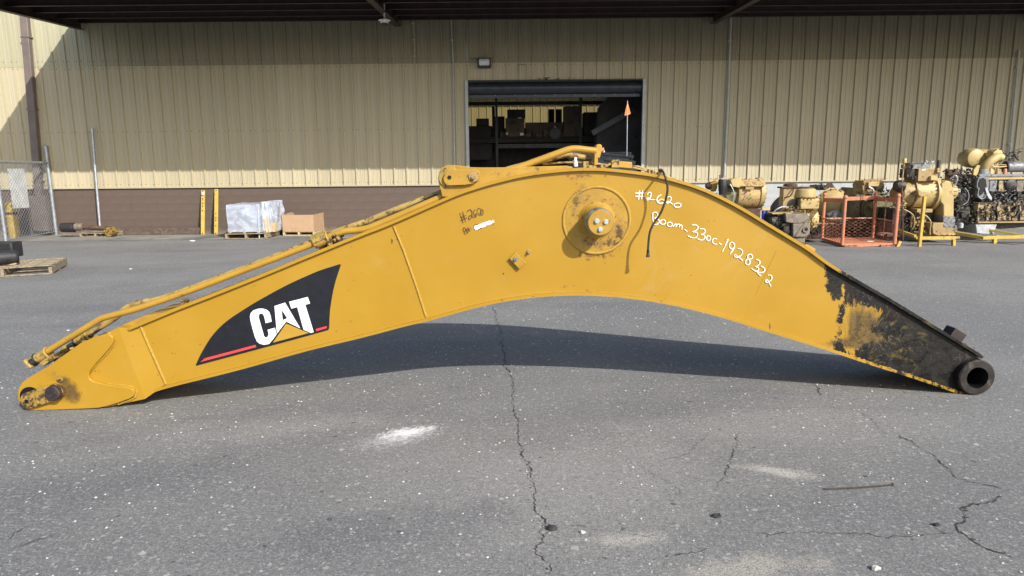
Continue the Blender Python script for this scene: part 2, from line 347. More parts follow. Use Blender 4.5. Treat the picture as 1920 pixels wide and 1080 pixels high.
def fixn(me):
    import bmesh
    b = bmesh.new(); b.from_mesh(me); bmesh.ops.recalc_face_normals(b, faces=b.faces); b.to_mesh(me); b.free()
def shade(me, ang=35):
    for p in me.polygons: p.use_smooth = True
    me.set_sharp_from_angle(angle=R_(ang))
def props(o, label=None, cat=None, group=None, kind=None):
    if label: o["label"] = label
    if cat: o["category"] = cat
    if group: o["group"] = group
    if kind: o["kind"] = kind
    return o
def root(name, loc, label, cat, group=None):
    o = bpy.data.objects.new(name, None); o.empty_display_size = .1; COL.objects.link(o); o.location = loc
    return props(o, label, cat, group)
def origin(o):
    v = Vector(o.location)
    while o.parent: o = o.parent; v += Vector(o.location)
    return v
def part(name, mb, mat, parent, bevel=0, ang=35, kind=None, label=None, fix=True):
    """parts keep world-space vertices minus their thing's place, so that the thing can be moved as one"""
    base = origin(parent) if parent else Vector((0, 0, 0))
    c = sum(mb.v, Vector())/len(mb.v)
    me = mb.mesh(name, c)
    if fix: fixn(me)
    shade(me, ang); me.materials.append(MATS[mat])
    o = bpy.data.objects.new(name, me); COL.objects.link(o)
    if parent: o.parent = parent
    o.location = c-base
    if bevel:
        m = o.modifiers.new("bevel", 'BEVEL'); m.width = bevel; m.segments = 2; m.limit_method = 'ANGLE'; m.angle_limit = R_(40)
    return props(o, label, kind=kind)
def solo(name, mb, mat, loc, label, cat, group=None, bevel=0, ang=35, kind=None):
    me = mb.mesh(name, loc); fixn(me); shade(me, ang); me.materials.append(MATS[mat])
    o = bpy.data.objects.new(name, me); COL.objects.link(o); o.location = loc
    if bevel:
        m = o.modifiers.new("bevel", 'BEVEL'); m.width = bevel; m.segments = 2; m.limit_method = 'ANGLE'; m.angle_limit = R_(40)
    return props(o, label, cat, group, kind)
def children(o): return [c for c in bpy.data.objects if c.parent == o]
def dup(o, parent=None):
    c = o.copy(); COL.objects.link(c); c.parent = parent
    for ch in children(o): dup(ch, c)
    return c

# ================================================================== THE SETTING
g = MB(); L = 300
g.add([(-L, -L, 0), (L, -L, 0), (L, L, 0), (-L, L, 0)], [(0, 1, 2, 3)])
ground = part("ground", g, "asphalt", None, kind='structure'); ground.location = (0, 0, 0)
for v_, q in zip(ground.data.vertices, g.v): v_.co = q

WY = 16.8                                                   # the warehouse's front face
ZB = P(300, 350.5, WY).z; ZS = P(600, 121, WY).z; ZC = P(700, 30, WY).z
a_ = MB(); x0 = -17; x1 = P(870, 440, WY).x
a_.add([(x0, 15.25, .005), (x1, 15.25, .005), (x1, WY, .005), (x0, WY, .005)], [(0, 1, 2, 3)])
part("concrete_apron", a_, "concrete_apron", None, kind='structure')

# cracks in the asphalt
def crack(pts, wpx, seed, branch=True):
    r = random.Random(seed); gp = [G(*p) for p in pts]; mb = MB(); line = []
    for i in range(len(gp)-1):
        a, b = gp[i], gp[i+1]; n = max(2, int((b-a).length/.010))
        for k in range(n): line.append(a.lerp(b, k/n))
    line.append(gp[-1]); L_, Rr = [], []
    for i, p in enumerate(line):
        t = (line[min(i+1, len(line)-1)]-line[max(i-1, 0)]).normalized(); nn = Vector((-t.y, t.x, 0))
        j = mnoise.noise(Vector((p.x*9, p.y*9, seed)))*.028+mnoise.noise(Vector((p.x*38, p.y*38, seed)))*.016+mnoise.noise(Vector((p.x*90, p.y*90, seed)))*.008
        q = p+nn*j; ww = wpx*.0027*(.10+2.4*abs(mnoise.noise(Vector((p.x*14, p.y*14, seed+9)))) + .3*r.random())
        ww *= min(1, (i+1)/6, (len(line)-i)/6)
        L_.append(q+nn*ww/2+Vector((0, 0, .003))); Rr.append(q-nn*ww/2+Vector((0, 0, .003)))
    n = len(line); mb.add(L_+Rr, [(i, i+1, n+i+1, n+i) for i in range(n-1)])
    for i in range(0, n, 3):                                # crumbled pits along the edges
        if r.random() < .55:
            c = line[i]+Vector((r.gauss(0, .006), r.gauss(0, .006), .0032)); s_ = wpx*.0017*r.uniform(.5, 1.6); a = r.uniform(0, 6)
            mb.add([c+Vector((math.cos(a+q*1.26)*s_*r.uniform(.6, 1.5), math.sin(a+q*1.26)*s_*r.uniform(.6, 1.3), 0)) for q in range(5)], [(0, 1, 2, 3, 4)])
    part("crack", mb, "crack_dark", ground)
crack([(925, 575), (938, 620), (946, 680), (962, 715), (962, 765), (975, 800), (978, 850), (990, 885), (1000, 935), (1018, 975), (1012, 1030), (1030, 1079)], 2.0, 1)
crack([(1377, 815), (1384, 835), (1370, 865), (1358, 890), (1340, 925)], 1.3, 2)
crack([(1680, 812), (1712, 830), (1738, 848), (1765, 870), (1795, 893), (1825, 905), (1862, 912), (1896, 924)], 1.6, 3)
crack([(1875, 932), (1850, 945), (1810, 952), (1808, 975), (1794, 990), (1800, 998), (1830, 1018), (1860, 1032), (1915, 1050)], 3.4, 4)
crack([(1794, 998), (1740, 1005), (1690, 1008), (1600, 1002), (1500, 1000), (1400, 998)], 1.2, 5)
crack([(1524, 720), (1538, 730), (1533, 742)], 2.2, 6)
crack([(1340, 800), (1290, 850), (1215, 872), (1190, 868), (1250, 905), (1290, 935)], .8, 7)
crack([(1250, 1045), (1300, 1033), (1330, 1025)], 1.8, 8)
crack([(1610, 770), (1630, 785), (1655, 812), (1678, 815)], 1.0, 9)
crack([(180, 470), (260, 478), (360, 470), (420, 458), (470, 448)], 1.6, 10)
crack([(1060, 985), (1160, 1000), (1240, 1010)], .8, 12)
crack([(640, 1075), (560, 1000), (520, 900)], .5, 13)
crack([(0, 1018), (30, 1000), (60, 985)], 1.4, 14)

# --- warehouse -----------------------------------------------------------------
wh = root("warehouse", (0, WY, 0), "long warehouse with cream ribbed metal siding over a painted block base", "building")
RIB = .3048; PH = P(104, 350, WY).x
DX0 = P(878, 250, WY).x; DX1 = P(1204, 250, WY).x; DZ = P(1040, 150, WY).z
def panel_mesh(z0, z1, w=RIB*3, flip=1, y=0.0):
    prof = []
    for k in range(3):
        b = k*RIB
        prof += [(b-.026, 0), (b-.017, -.036), (b+.013, -.036), (b+.024, 0), (b+.095, 0), (b+.102, -.006), (b+.110, -.006), (b+.117, 0), (b+.188, 0), (b+.195, -.006), (b+.203, -.006), (b+.210, 0)]
    prof.append((w-.027, 0))
    vs = [(px, py+y, z0) for px, py in prof]+[(px, py+y, z1) for px, py in prof]; n = len(prof)
    me = bpy.data.meshes.new("siding_panel"); me.from_pydata(vs, [], [(i, i+1, n+i+1, n+i) for i in range(n-1)]); me.update(); return me
def put(name, me, mat, parent, loc, mats_done=False):
    if not len(me.materials): me.materials.append(MATS[mat])
    o = bpy.data.objects.new(name, me); COL.objects.link(o); o.parent = parent; o.location = Vector(loc)-origin(parent) if parent else loc; return o
low = panel_mesh(ZB, ZS+.03); upp = panel_mesh(ZS, ZC+.35, y=-.007); head = None
k0 = int((-17.5-PH)/(RIB*3))-1
for k in range(k0, k0+40):
    xx = PH+k*RIB*3
    if xx > 17.5: break
    xe = xx+RIB*3
    if xe < DX0 or xx > DX1: put("siding_panel", low, "siding_cream", wh, (xx, WY, 0))
    else:
        # panels cut round the doorway
        full = panel_mesh(ZB, ZS+.03); vs = [v.co.copy() for v in full.vertices]; n = len(vs)//2; bpy.data.meshes.remove(full)
        prof = [(v.x, v.y) for v in vs[:n]]; mv, mf = [], []
        for i in range(n-1):
            (a, ay), (b, by) = prof[i], prof[i+1]
            cuts = sorted({a, b} | {c-xx for c in (DX0, DX1) if a < c-xx < b})
            for c0, c1 in zip(cuts, cuts[1:]):
                yy = lambda q: ay+(by-ay)*(q-a)/(b-a)
                mid = xx+(c0+c1)/2; zb = DZ if DX0 < mid < DX1 else ZB
                o = len(mv); mv += [(c0, yy(c0), zb), (c1, yy(c1), zb), (c1, yy(c1), ZS+.03), (c0, yy(c0), ZS+.03)]; mf.append((o, o+1, o+2, o+3))
        me = bpy.data.meshes.new("siding_panel"); me.from_pydata(mv, [], mf); me.update(); put("siding_panel", me, "siding_cream", wh, (xx, WY, 0))
    put("siding_panel", upp, "siding_cream_shade_dirt", wh, (xx, WY, 0))
# drip trim under the siding
for xa, xb in ((-17.5, DX0), (DX1, 17.5)):
    part("base_trim", MB().box(((xa+xb)/2, WY-.012, ZB-.015), (xb-xa, .07, .028)), "siding_cream", wh)
# door frame
fm = MB(); fm.box((DX0-.02, WY-.02, DZ/2), (.07, .10, DZ)); fm.box((DX1+.02, WY-.02, DZ/2), (.07, .10, DZ)); pass
part("door_frame", fm, "conduit_grey", wh); part("door_header", MB().box(((DX0+DX1)/2, WY-.0, DZ-.005), (DX1-DX0-.04, .08, .03)), "lamp_housing", wh)
drm = MB(); drm.lathe((DX0+.03, WY+.16, DZ-.17), (1, 0, 0), [(0, .15), (DX1-DX0-.06, .15)], 28)
part("roller_door_drum", drm, "door_slate", wh)
bl = MB(); bl.box(((DX0+DX1)/2, WY+.16, DZ-.34), (DX1-DX0-.08, .05, .09)); part("door_bottom_bar", bl, "door_slate", wh)
bo = MB()
for i in range(9): bo.sphere((DX0+.18+i*(DX1-DX0-.36)/8, WY+.125, DZ-.325), .012, 8)
part("door_bolt", bo, "bolt_zinc", wh)
# painted blocks: the ones in view are single objects
bw, bh = .3992, .1992; rows = int(round(ZB/.2))
def block_mesh():
    m = MB(); b = .0022; x, z = bw/2, bh/2
    m.add([(-x, 0, -z), (x, 0, -z), (x, 0, z), (-x, 0, z), (-x+b, -b, -z+b), (x-b, -b, -z+b), (x-b, -b, z-b), (-x+b, -b, z-b)],
          [(4, 5, 6, 7), (0, 1, 5, 4), (1, 2, 6, 5), (2, 3, 7, 6), (3, 0, 4, 7)]); return m
bm1 = block_mesh().mesh("block", (0, 0, 0)); bm2 = bm1.copy()
rh = (ZB-.03)/rows; cnt = 0; rest = {"brown_block_paint": MB(), "grey_block_paint": MB()}
back = MB(); back.box(((-17.5+DX0-.06)/2, WY+.12, (ZB-.03)/2), (DX0-.06+17.5, .22, ZB-.03)); part("block_wall_core", back, "brown_block_paint", wh)
back = MB(); back.box(((17.5+DX1+.06)/2, WY+.12, (ZB-.03)/2), (17.5-DX1-.06, .22, ZB-.03)); part("block_wall_core", back, "grey_block_paint", wh)
for r in range(rows):
    for i in range(-44, 44):
        xc = i*.4+(.2 if r % 2 else 0); z = rh*(r+.5)
        if xc-.2 < DX1+.06 and xc+.2 > DX0-.06: continue
        mt = "brown_block_paint" if xc < 1 else "grey_block_paint"
        seen = -11.4 < xc < -1.6 or 4.4 < xc < 11.2
        if seen and cnt < 298:
            o = put("block", bm1 if xc < 1 else bm2, mt, wh, (xc, WY+rnd.uniform(.0, .0025), z)); o.scale.z = rh/.2; cnt += 1
        else:
            q = block_mesh(); rest[mt].add([Vector((v.x+xc, v.y+WY+.002, v.z*rh/.2+z)) for v in q.v], q.f)
for mt, m in rest.items(): part("block", m, mt, wh, kind='stuff', fix=False)
# building shell: sides, back wall, roof with an unseen slot added to sunlight it
RY = 28.0; RZ = ZC+.30
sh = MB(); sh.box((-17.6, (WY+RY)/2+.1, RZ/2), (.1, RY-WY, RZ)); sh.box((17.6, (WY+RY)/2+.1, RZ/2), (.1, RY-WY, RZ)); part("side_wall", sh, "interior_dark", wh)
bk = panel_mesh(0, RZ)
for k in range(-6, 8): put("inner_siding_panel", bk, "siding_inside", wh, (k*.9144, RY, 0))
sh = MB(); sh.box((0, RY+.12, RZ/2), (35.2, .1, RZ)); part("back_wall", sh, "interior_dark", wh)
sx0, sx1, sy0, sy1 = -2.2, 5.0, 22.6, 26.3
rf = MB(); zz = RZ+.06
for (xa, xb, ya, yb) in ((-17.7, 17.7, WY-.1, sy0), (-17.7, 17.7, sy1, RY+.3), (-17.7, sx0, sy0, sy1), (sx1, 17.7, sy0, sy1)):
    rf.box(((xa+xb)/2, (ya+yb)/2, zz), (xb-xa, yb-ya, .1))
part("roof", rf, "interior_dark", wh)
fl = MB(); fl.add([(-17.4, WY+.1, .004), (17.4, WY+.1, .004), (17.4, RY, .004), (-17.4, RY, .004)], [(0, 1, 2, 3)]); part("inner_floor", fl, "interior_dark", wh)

# --- canopy ---------------------------------------------------------------------
CL = 3.62; CS = .063; cx0 = P(150, 45, WY).x; cx1 = 17.6
cz = lambda y: ZC+.02-(WY-y)*CS
cn = root("canopy", (cx0, WY, ZC), "dark brown steel canopy projecting from the warehouse wall at the top", "canopy")
sh = MB(); t = .05; ya, yb = WY-.05, WY-CL
sh.add([(cx0, ya, cz(ya)), (cx1, ya, cz(ya)), (cx1, yb, cz(yb)), (cx0, yb, cz(yb)), (cx0, ya, cz(ya)+t), (cx1, ya, cz(ya)+t), (cx1, yb, cz(yb)+t), (cx0, yb, cz(yb)+t)],
       [(0, 1, 2, 3), (7, 6, 5, 4), (0, 4, 5, 1), (1, 5, 6, 2), (2, 6, 7, 3), (3, 7, 4, 0)])
part("roof_sheet", sh, "canopy_brown", cn)
for px in (150, 747, 1336, 1925):
    X = P(px, 45, WY).x+(.05 if px == 150 else 0); m = MB(); dz = .26
    m.slab([(X-.008, WY-.06, cz(WY-.06)-.005), (X-.008, WY-.06, cz(WY)-dz), (X-.008, yb+.03, cz(yb)-dz*.8), (X-.008, yb+.03, cz(yb)-.005)], (.016, 0, 0))
    for dd in (-.003, -dz):
        m.slab([(X-.07, WY-.06, cz(WY-.06)+dd-.012), (X-.07, WY-.06, cz(WY-.06)+dd), (X-.07, yb+.03, cz(yb)+dd*.8), (X-.07, yb+.03, cz(yb)+dd*.8-.012)], (.14, 0, 0))
    part("rafter", m, "canopy_beam_paint", cn)
for i, yy in enumerate((WY-.14, WY-.85, WY-1.65, WY-2.45, WY-3.25)):
    m = MB(); m.box(((cx0+cx1)/2, yy, cz(yy)-.07), (cx1-cx0, .012, .13)); m.box(((cx0+cx1)/2, yy-.03, cz(yy)-.137), (cx1-cx0, .07, .008))
    part("purlin", m, "canopy_beam_paint", cn)
m = MB(); m.box(((cx0+cx1)/2, yb-.02, cz(yb)-.06), (cx1-cx0, .04, .30)); part("fascia_board", m, "canopy_beam_paint", cn)
m = MB(); m.slab([(cx0-.02, WY-.06, cz(WY)+.10), (cx0-.02, WY-.06, cz(WY)-.27), (cx0-.02, yb, cz(yb)-.22), (cx0-.02, yb, cz(yb)+.10)], (.03, 0, 0)); part("gable_trim", m, "canopy_beam_paint", cn)

# conduits, downspout, lamp, camera
def conduit(pts, r, mat, label):
    m = MB(); q = [P(x, y, WY-.06) for x, y in pts]; m.tube(q, r, 8)
    loc = q[-1]; rt = root("conduit", loc, label, "conduit", "conduits on the warehouse wall"); part("pipe", m, mat, rt)
    s = MB()
    for t in (.15, .5, .85):
        p = q[0].lerp(q[-1], t); s.box((p.x, p.y+.012, p.z), (r*2+.05, .05, .025))
    part("strap", s, mat, rt, kind=None); return rt
conduit([(1371, 30), (1364, 200), (1358, 332)], .028, "conduit_grey", "pale conduit running down the siding right of the doorway")
conduit([(1911, 95), (1901, 200), (1892, 300)], .024, "conduit_grey", "pale conduit behind the big engine near the right edge")
conduit([(846, 30), (850, 122), (852, 320)], .016, "conduit_grey", "thin conduit beside the left jamb of the open doorway")
conduit([(774, 30), (777, 75), (777, 118)], .012, "siding_cream", "short cream conduit high on the wall right of the dome camera")
dsx = root("downspout", P(78, 437, WY-.1), "wide brown downspout on the wall behind the chain link gate", "downspout")
m = MB(); m.beam(P(46, 25, WY-.09), P(80, 436, WY-.09), .17, .12, Vector((0, 1, 0))); part("pipe", m, "downspout_brown", dsx, bevel=.01)
m = MB(); q = P(50, 45, WY-.09)
for yy in (70, 205, 340): q = P(46+34*(yy-25)/411, yy, WY-.09); m.box(q, (.21, .14, .03))
part("strap", m, "downspout_brown", dsx)
fl_ = root("flood_light", P(908, 118, WY-.05), "square black wall flood light with pale lens above the doorway", "wall light")
c = P(908, 118, WY-.12); part("housing", MB().box(c, (.31, .14, .22)), "lamp_housing", fl_, bevel=.015)
part("lens", MB().lathe(c+Vector((-.12, -.03, .01)), (1, 0, 0), [(0, .07), (.02, .085), (.22, .085), (.24, .07)], 16), "lamp_lens", fl_)
m = MB(); m.tube([P(896, 112, WY-.08), P(890, 108, WY-.05), P(885, 112, WY-.04), P(882, 108, WY-.02)], .008, 6); part("cable", m, "lamp_housing", fl_)
dc = root("dome_camera", P(721, 20, 14.9), "white dome camera hanging from the canopy rafter", "security camera")
a = P(721, 38, 14.9); part("stem", MB().cyl(a+Vector((0, 0, .32)), a+Vector((0, 0, .02)), .017), "plastic_white", dc)
part("shroud", MB().lathe(a+Vector((0, 0, .035)), (0, 0, -1), [(0, .03), (.02, .09), (.035, .125), (.045, .12)], 24), "plastic_white", dc)
m = MB(); m.lathe(a+Vector((0, 0, -.012)), (0, 0, -1), [(0, .085), (.04, .085), (.045, .07)], 24); part("ring", m, "plastic_white", dc)
part("dome", MB().sphere(a+Vector((0, 0, -.055)), .068, 20), "lamp_housing", dc)
# little wall marks: patched rectangle and loose wires over the door
m = MB()
for (xa, ya_, xb, yb_) in ((971, 121, 987, 121), (971, 121, 971, 136), (987, 121, 987, 148)): m.beam(P(xa, ya_, WY-.045), P(xb, yb_, WY-.045), .012, .006)
part("cut_line", m, "rust_brown", wh)
m = MB(); r = random.Random(4)
for i in range(7):
    x = r.choice([948, 966, 1010, 1022, 1042, 1070, 1092, 1135])+r.uniform(-3, 3); y = 149; pts = [P(x+r.uniform(-5, 5)+k*2, y+r.uniform(-4, 1), WY-.06) for k in range(4)]; m.tube(pts, .007, 5)
part("torn_edge", m, "rust_brown", wh)

# ================================================================== INSIDE THE DOORWAY
def ibox(name, x0, x1, y0, y1, Y, dep, mat, label, cat="box", group=None, bevel=.006):
    a = P(x0, y1, Y); b = P(x1, y0, Y); c = (a+b)/2; c.y += dep/2
    base = Vector((c.x, c.y, min(a.z, b.z)))
    return solo(name, MB().box(c, (abs(b.x-a.x), dep, abs(b.z-a.z))), mat, base, label, cat, group, bevel)
SY = 20.5
ZSH = P(1000, 256, SY).z
rk = root("shelf_rack", G(1000, 400)*0+Vector((P(1000, 300, SY).x, SY, 0)), "dark steel pallet rack standing inside the doorway", "rack")
for px in (932, 1088, 1200):
    for dy in (0, 1.0):
        q = P(px, 300, SY+dy); part("upright", MB().box((q.x, q.y, 2.0), (.07, .07, 4.0)), "interior_steel", rk)
q0 = P(932, 271, SY); q1 = P(1200, 271, SY); zsh = q0.z
for z, h in ((ZSH-.02, .04), ((ZSH+zsh)/2, ZSH-zsh-.1)): part("shelf_tier", MB().box(((q0.x+q1.x)/2-.4, SY+.5, z), (q1.x-q0.x+.8, 1.0, h)), "interior_dark", rk)
part("blackout_panel", MB().box((1.2, SY+1.1, P(1000, 240, SY+1.1).z/2), (7.6, .03, P(1000, 240, SY+1.1).z)), "interior_dark", rk)  # added panel that blacks out the sunlit wall behind the lower rack
for z in (zsh, zsh-1.2 if zsh > 1.5 else .6):
    part("shelf", MB().box(((q0.x+q1.x)/2, SY+.5, z-.02), (q1.x-q0.x, 1.0, .03)), "timber_dark", rk)
    part("shelf_beam", MB().box(((q0.x+q1.x)/2, SY-.04, z-.05), (q1.x-q0.x, .04, .12)), "interior_steel", rk)
part("shelf_beam", MB().box((P(1000, 188, SY).x, SY+.9, P(1000, 188, SY).z), (4.6, .05, .10)), "interior_steel", rk)
zt = 256
grp = "boxes on the rack in the doorway"
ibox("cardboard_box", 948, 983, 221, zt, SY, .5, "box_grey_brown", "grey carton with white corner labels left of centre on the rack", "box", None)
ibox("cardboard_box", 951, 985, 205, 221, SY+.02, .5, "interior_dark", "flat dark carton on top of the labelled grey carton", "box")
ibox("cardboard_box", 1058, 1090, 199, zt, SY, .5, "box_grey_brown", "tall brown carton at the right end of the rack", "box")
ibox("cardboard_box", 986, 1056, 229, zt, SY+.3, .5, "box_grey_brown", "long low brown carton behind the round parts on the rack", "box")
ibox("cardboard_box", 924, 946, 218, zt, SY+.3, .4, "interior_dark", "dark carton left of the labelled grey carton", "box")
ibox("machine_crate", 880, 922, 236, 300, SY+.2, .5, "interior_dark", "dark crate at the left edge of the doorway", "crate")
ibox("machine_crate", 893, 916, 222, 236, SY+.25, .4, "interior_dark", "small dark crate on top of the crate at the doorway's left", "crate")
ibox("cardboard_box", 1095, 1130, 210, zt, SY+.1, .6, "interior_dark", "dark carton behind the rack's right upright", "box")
lab = MB()
for (a, b, cc, d) in ((949, 957, 248, 253), (975, 982, 249, 254), (971, 978, 220, 222)):
    p0 = P(a, cc, SY-.012); p1 = P(b, d, SY-.012); lab.box((p0+p1)/2, (abs(p1.x-p0.x), .004, abs(p1.z-p0.z)))
for o in bpy.data.objects:
    if o.get("label", "").startswith("grey carton with white"): part("paper_label", lab, "plastic_white", o)
rp = root("round_casting", P(1040, 262, SY), "round dark casting with a bright cap on the shelf", "machine part")
part("body", MB().lathe(P(1041, 250, SY-.02), (0, 1, 0), [(0, .05), (.01, .17), (.3, .2), (.35, .15)], 24), "interior_steel", rp)
part("cap", MB().sphere(P(1041, 238, SY-.02), .035, 12), "machine_silver", rp)
for i, px in enumerate((925, 1034, 1048)):
    a = P(px, 205 if i else 200, 23.5); m = MB().cyl((a.x, a.y, 0), a, .10 if i else .05)
    solo("standing_pipe", m, "interior_dark", (a.x, a.y, 0), ["thin dark pipe standing left inside the doorway", "dark pipe standing left of another in the doorway", "dark pipe standing right of another in the doorway"][i], "pipe")
m = MB(); r = random.Random(17)
for i in range(46):
    q = P(r.uniform(940, 1195), 255, SY+r.uniform(.05, .3)); q.z = ZSH; h_ = r.uniform(.05, .22)
    if r.random() < .5: m.box(q+Vector((0, 0, h_/2)), (r.uniform(.08, .3), .2, h_))
    else: m.lathe(q, (0, 0, 1), [(0, r.uniform(.04, .09)), (h_, r.uniform(.02, .08))], 12)
for i in range(30):
    q = P(r.uniform(940, 1195), 300, SY+r.uniform(.05, .3)); q.z = zsh-1.2+.0 if zsh > 1.5 else .6; h_ = r.uniform(.1, .45); m.box(q+Vector((0, 0, h_/2)), (r.uniform(.1, .4), .2, h_))
solo("shelf_clutter", m, "box_grey_brown", P(1060, 256, SY), "small dark parts crowded along the rack shelves in the doorway", "machine parts", kind='stuff')
# big dark machine parts filling the right of the doorway
dk = root("dark_machine", (P(1165, 300, 18.4).x, 18.4, 0), "large dark machine standing in the right of the doorway", "machine")
m = MB(); m.slab([P(1125, 200, 18.4), P(1150, 170, 18.4), P(1203, 165, 18.4), P(1203, 330, 18.4), P(1120, 330, 18.4), P(1118, 262, 18.4)], (0, .5, 0)); part("body", m, "interior_dark", dk)
part("arm", MB().beam(P(1110, 250, 18.3), P(1190, 205, 18.3), .14, .14), "interior_steel", dk)
part("port", MB().torus(P(1193, 256, 18.37), (0, 1, 0), .07, .02, 20, 6), "interior_steel", dk)

# big loader tyre lying upright beyond the boom, mostly hidden by it
ty = 9.3; tl = P(1062, 288, ty); tr_ = P(1188, 288, ty); R0t = P(1120, 286, ty).z/2
tyr = root("loader_tyre", ((tl.x+tr_.x)/2, ty, 0), "wide black loader tyre standing behind the boom before the doorway", "tyre")
W_ = tr_.x-tl.x
part("carcass", MB().lathe((tl.x, ty, R0t), (1, 0, 0), [(0, R0t*.55), (.02, R0t*.75), (.06, R0t*.93), (.13, R0t*.985), (W_-.13, R0t*.985), (W_-.06, R0t*.93), (W_-.02, R0t*.75), (W_, R0t*.55)], 48), "rubber_black", tyr)
m = MB()
for i in range(30):
    a = 2*math.pi*i/30
    for s_ in (0, 1):
        c = Vector(((tl.x+W_*(.27 if s_ else .73)), ty+math.cos(a+.1*s_)*R0t*.985, R0t+math.sin(a+.1*s_)*R0t*.985)); m.box(c, (W_*.42, .10, .03), Matrix.Rotation(-(math.pi/2-a-.1*s_), 3, 'X') @ Matrix.Rotation(.35*(1 if s_ else -1), 3, 'Z'))
part("tread_block", m, "rubber_black", tyr, kind='stuff')
fy = 9.0; fb = P(1177, 310, fy)
fg = root("flag_whip", (fb.x, fy, 0), "small orange pennant on a thin pole before the doorway", "flag")
part("pole", MB().cyl((fb.x, fy, .02), P(1176.5, 189, fy), .006), "galvanised", fg)
part("base_plate", MB().box((fb.x, fy, .012), (.3, .3, .024)), "rust_brown", fg)
m = MB(); m.slab([P(1176.5, 190, fy), P(1182.5, 213, fy), P(1178, 215.5, fy), P(1171, 216.5, fy)], (0, .012, 0)); part("pennant", m, "flag_orange", fg)

# ================================================================== THE BOOM
TOP = [(215, 632), (246, 618), (278, 604.6), (333, 581.7), (398, 556.5), (490, 520), (560, 491), (600, 474.5), (685, 440), (735, 420.5), (810, 387.5), (860, 366), (898, 353), (935, 342.5), (985, 331), (1040, 323.6), (1085, 320.5), (1125, 320.5), (1175, 325), (1230, 333), (1293, 350), (1340, 369), (1387, 393.5), (1434, 422), (1482, 451), (1513, 470.5), (1554, 500), (1618, 537.8), (1677, 572), (1736, 608), (1781, 635.6), (1825, 663), (1852, 682)]
BOT = [(262, 746), (287, 735.5), (330, 722.5), (450, 692.5), (575, 657.5), (680, 632), (760, 611), (799, 602), (830, 593.5), (900, 574.5), (960, 562.5), (1020, 555.5), (1070, 553.3), (1110, 553.8), (1160, 557), (1230, 566), (1300, 581), (1360, 597), (1420, 616), (1480, 634.5), (1540, 653), (1564, 661), (1630, 683), (1718, 711), (1801, 739), (1830, 744)]
TOP = [tuple(q) for q in smooth_curve(TOP, 5)]; BOT = [tuple(q) for q in smooth_curve(BOT, 5)]
WID = .50
boom = root("excavator_boom", B(960, 700)*0+Vector((0, BY0+.25, 0)), "huge yellow excavator boom lying arched on its ends across the asphalt", "excavator boom")

OILP = [(1551, 470), (1860, 640), (1860, 760), (1760, 760), (1700, 722), (1590, 676), (1563, 668), (1567, 625), (1571, 592), (1574, 564), (1566, 563), (1555, 553), (1549, 532)]
YEL = [(1613, 600, 24, 36, .95), (1596, 642, 17, 22, .8), (1581, 542, 4.5, 20, .75), (1588, 600, 10, 34, .7), (1642, 588, 17, 13, .6), (1630, 634, 32, 9, .7), (1668, 622, 12, 22, .38), (1690, 655, 20, 9, .32), (1652, 660, 12, 8, .35), (1712, 690, 9, 9, .3), (1590, 668, 14, 5, .5)]
def sd_poly(x, y, poly):
    d = 1e9; ins = False; n = len(poly)
    for i in range(n):
        ax, ay = poly[i]; bx, by = poly[(i+1) % n]; ex, ey = bx-ax, by-ay; t = max(0, min(1, ((x-ax)*ex+(y-ay)*ey)/(ex*ex+ey*ey)))
        d = min(d, math.hypot(x-ax-ex*t, y-ay-ey*t))
        if (ay > y) != (by > y) and x < (bx-ax)*(y-ay)/(by-ay)+ax: ins = not ins
    return d if ins else -d
def attrs(me, oil, grime, chip):
    for nm, arr in (("oil", oil), ("grime", grime), ("chip", chip)):
        a = me.attributes.new(nm, 'FLOAT', 'POINT'); a.data.foreach_set("value", arr)
def px_of(p):
    v = p-Vector((0, 0, CAM_H)); z = v.dot(_F); return 960+F_PX*v.dot(_R)/z, 540-F_PX*v.dot(_U)/z
def blobv(x, y, cx, cy, rx, ry, amp): return amp*math.exp(-(((x-cx)/rx)**2+((y-cy)/ry)**2))
def stains(x, y):
    o = 0.
    if x > 1500:
        s = sd_poly(x, y, OILP); o = max(0, min(1, .5+s/34))
        o = min(1, max(0, .5+s/20))
        for q_ in YEL: o -= blobv(x, y, *q_)
        o = max(0, o)
    gm = blobv(x, y, 1610, 610, 40, 50, .75)+blobv(x, y, 1690, 640, 60, 60, .8)+blobv(x, y, 130, 735, 26, 22, .75)+blobv(x, y, 85, 740, 30, 16, .7)+blobv(x, y, 1470, 630, 26, 8, .4)+blobv(x, y, 1560, 645, 50, 10, .55)
    ch = blobv(x, y, 1115, 460, 55, 40, 1.)+blobv(x, y, 1085, 380, 25, 50, .7)+blobv(x, y, 990, 375, 9, 9, .9)+blobv(x, y, 1150, 400, 80, 90, .35)+blobv(x, y, 1070, 540, 90, 16, .6)+blobv(x, y, 1090, 330, 60, 10, .6)
    return o, min(1, gm), min(1, ch)

def web(off, name, fine):
    xs = [262+i*(4 if fine else 20) for i in range(int((1810-262)/(4 if fine else 20))+1)]; nv = 44 if fine else 4
    vs = []; oil = []; gr = []; ch = []
    for x in xs:
        t_ = B(x, interp(TOP, x)+.5, 0); b_ = B(x, interp(BOT, x)-2.5, 0)
        for j in range(nv+1):
            p = t_.lerp(b_, j/nv); qx, qy = px_of(p); o_, g_, c_ = stains(qx, qy) if fine else (0, 0, 0)
            wob = 0 if not fine else .0022*mnoise.noise(Vector((p.x*2.1, 0, p.z*2.1)))
            vs.append(p+Vector((0, off+wob, 0))); oil.append(o_); gr.append(g_); ch.append(c_)
    fs = [(i*(nv+1)+j, i*(nv+1)+j+1, (i+1)*(nv+1)+j+1, (i+1)*(nv+1)+j) for i in range(len(xs)-1) for j in range(nv)]
    m = MB(); m.add(vs, fs); o = part(name, m, "boom_yellow_paint", boom, fix=False); attrs(o.data, oil, gr, ch); return o
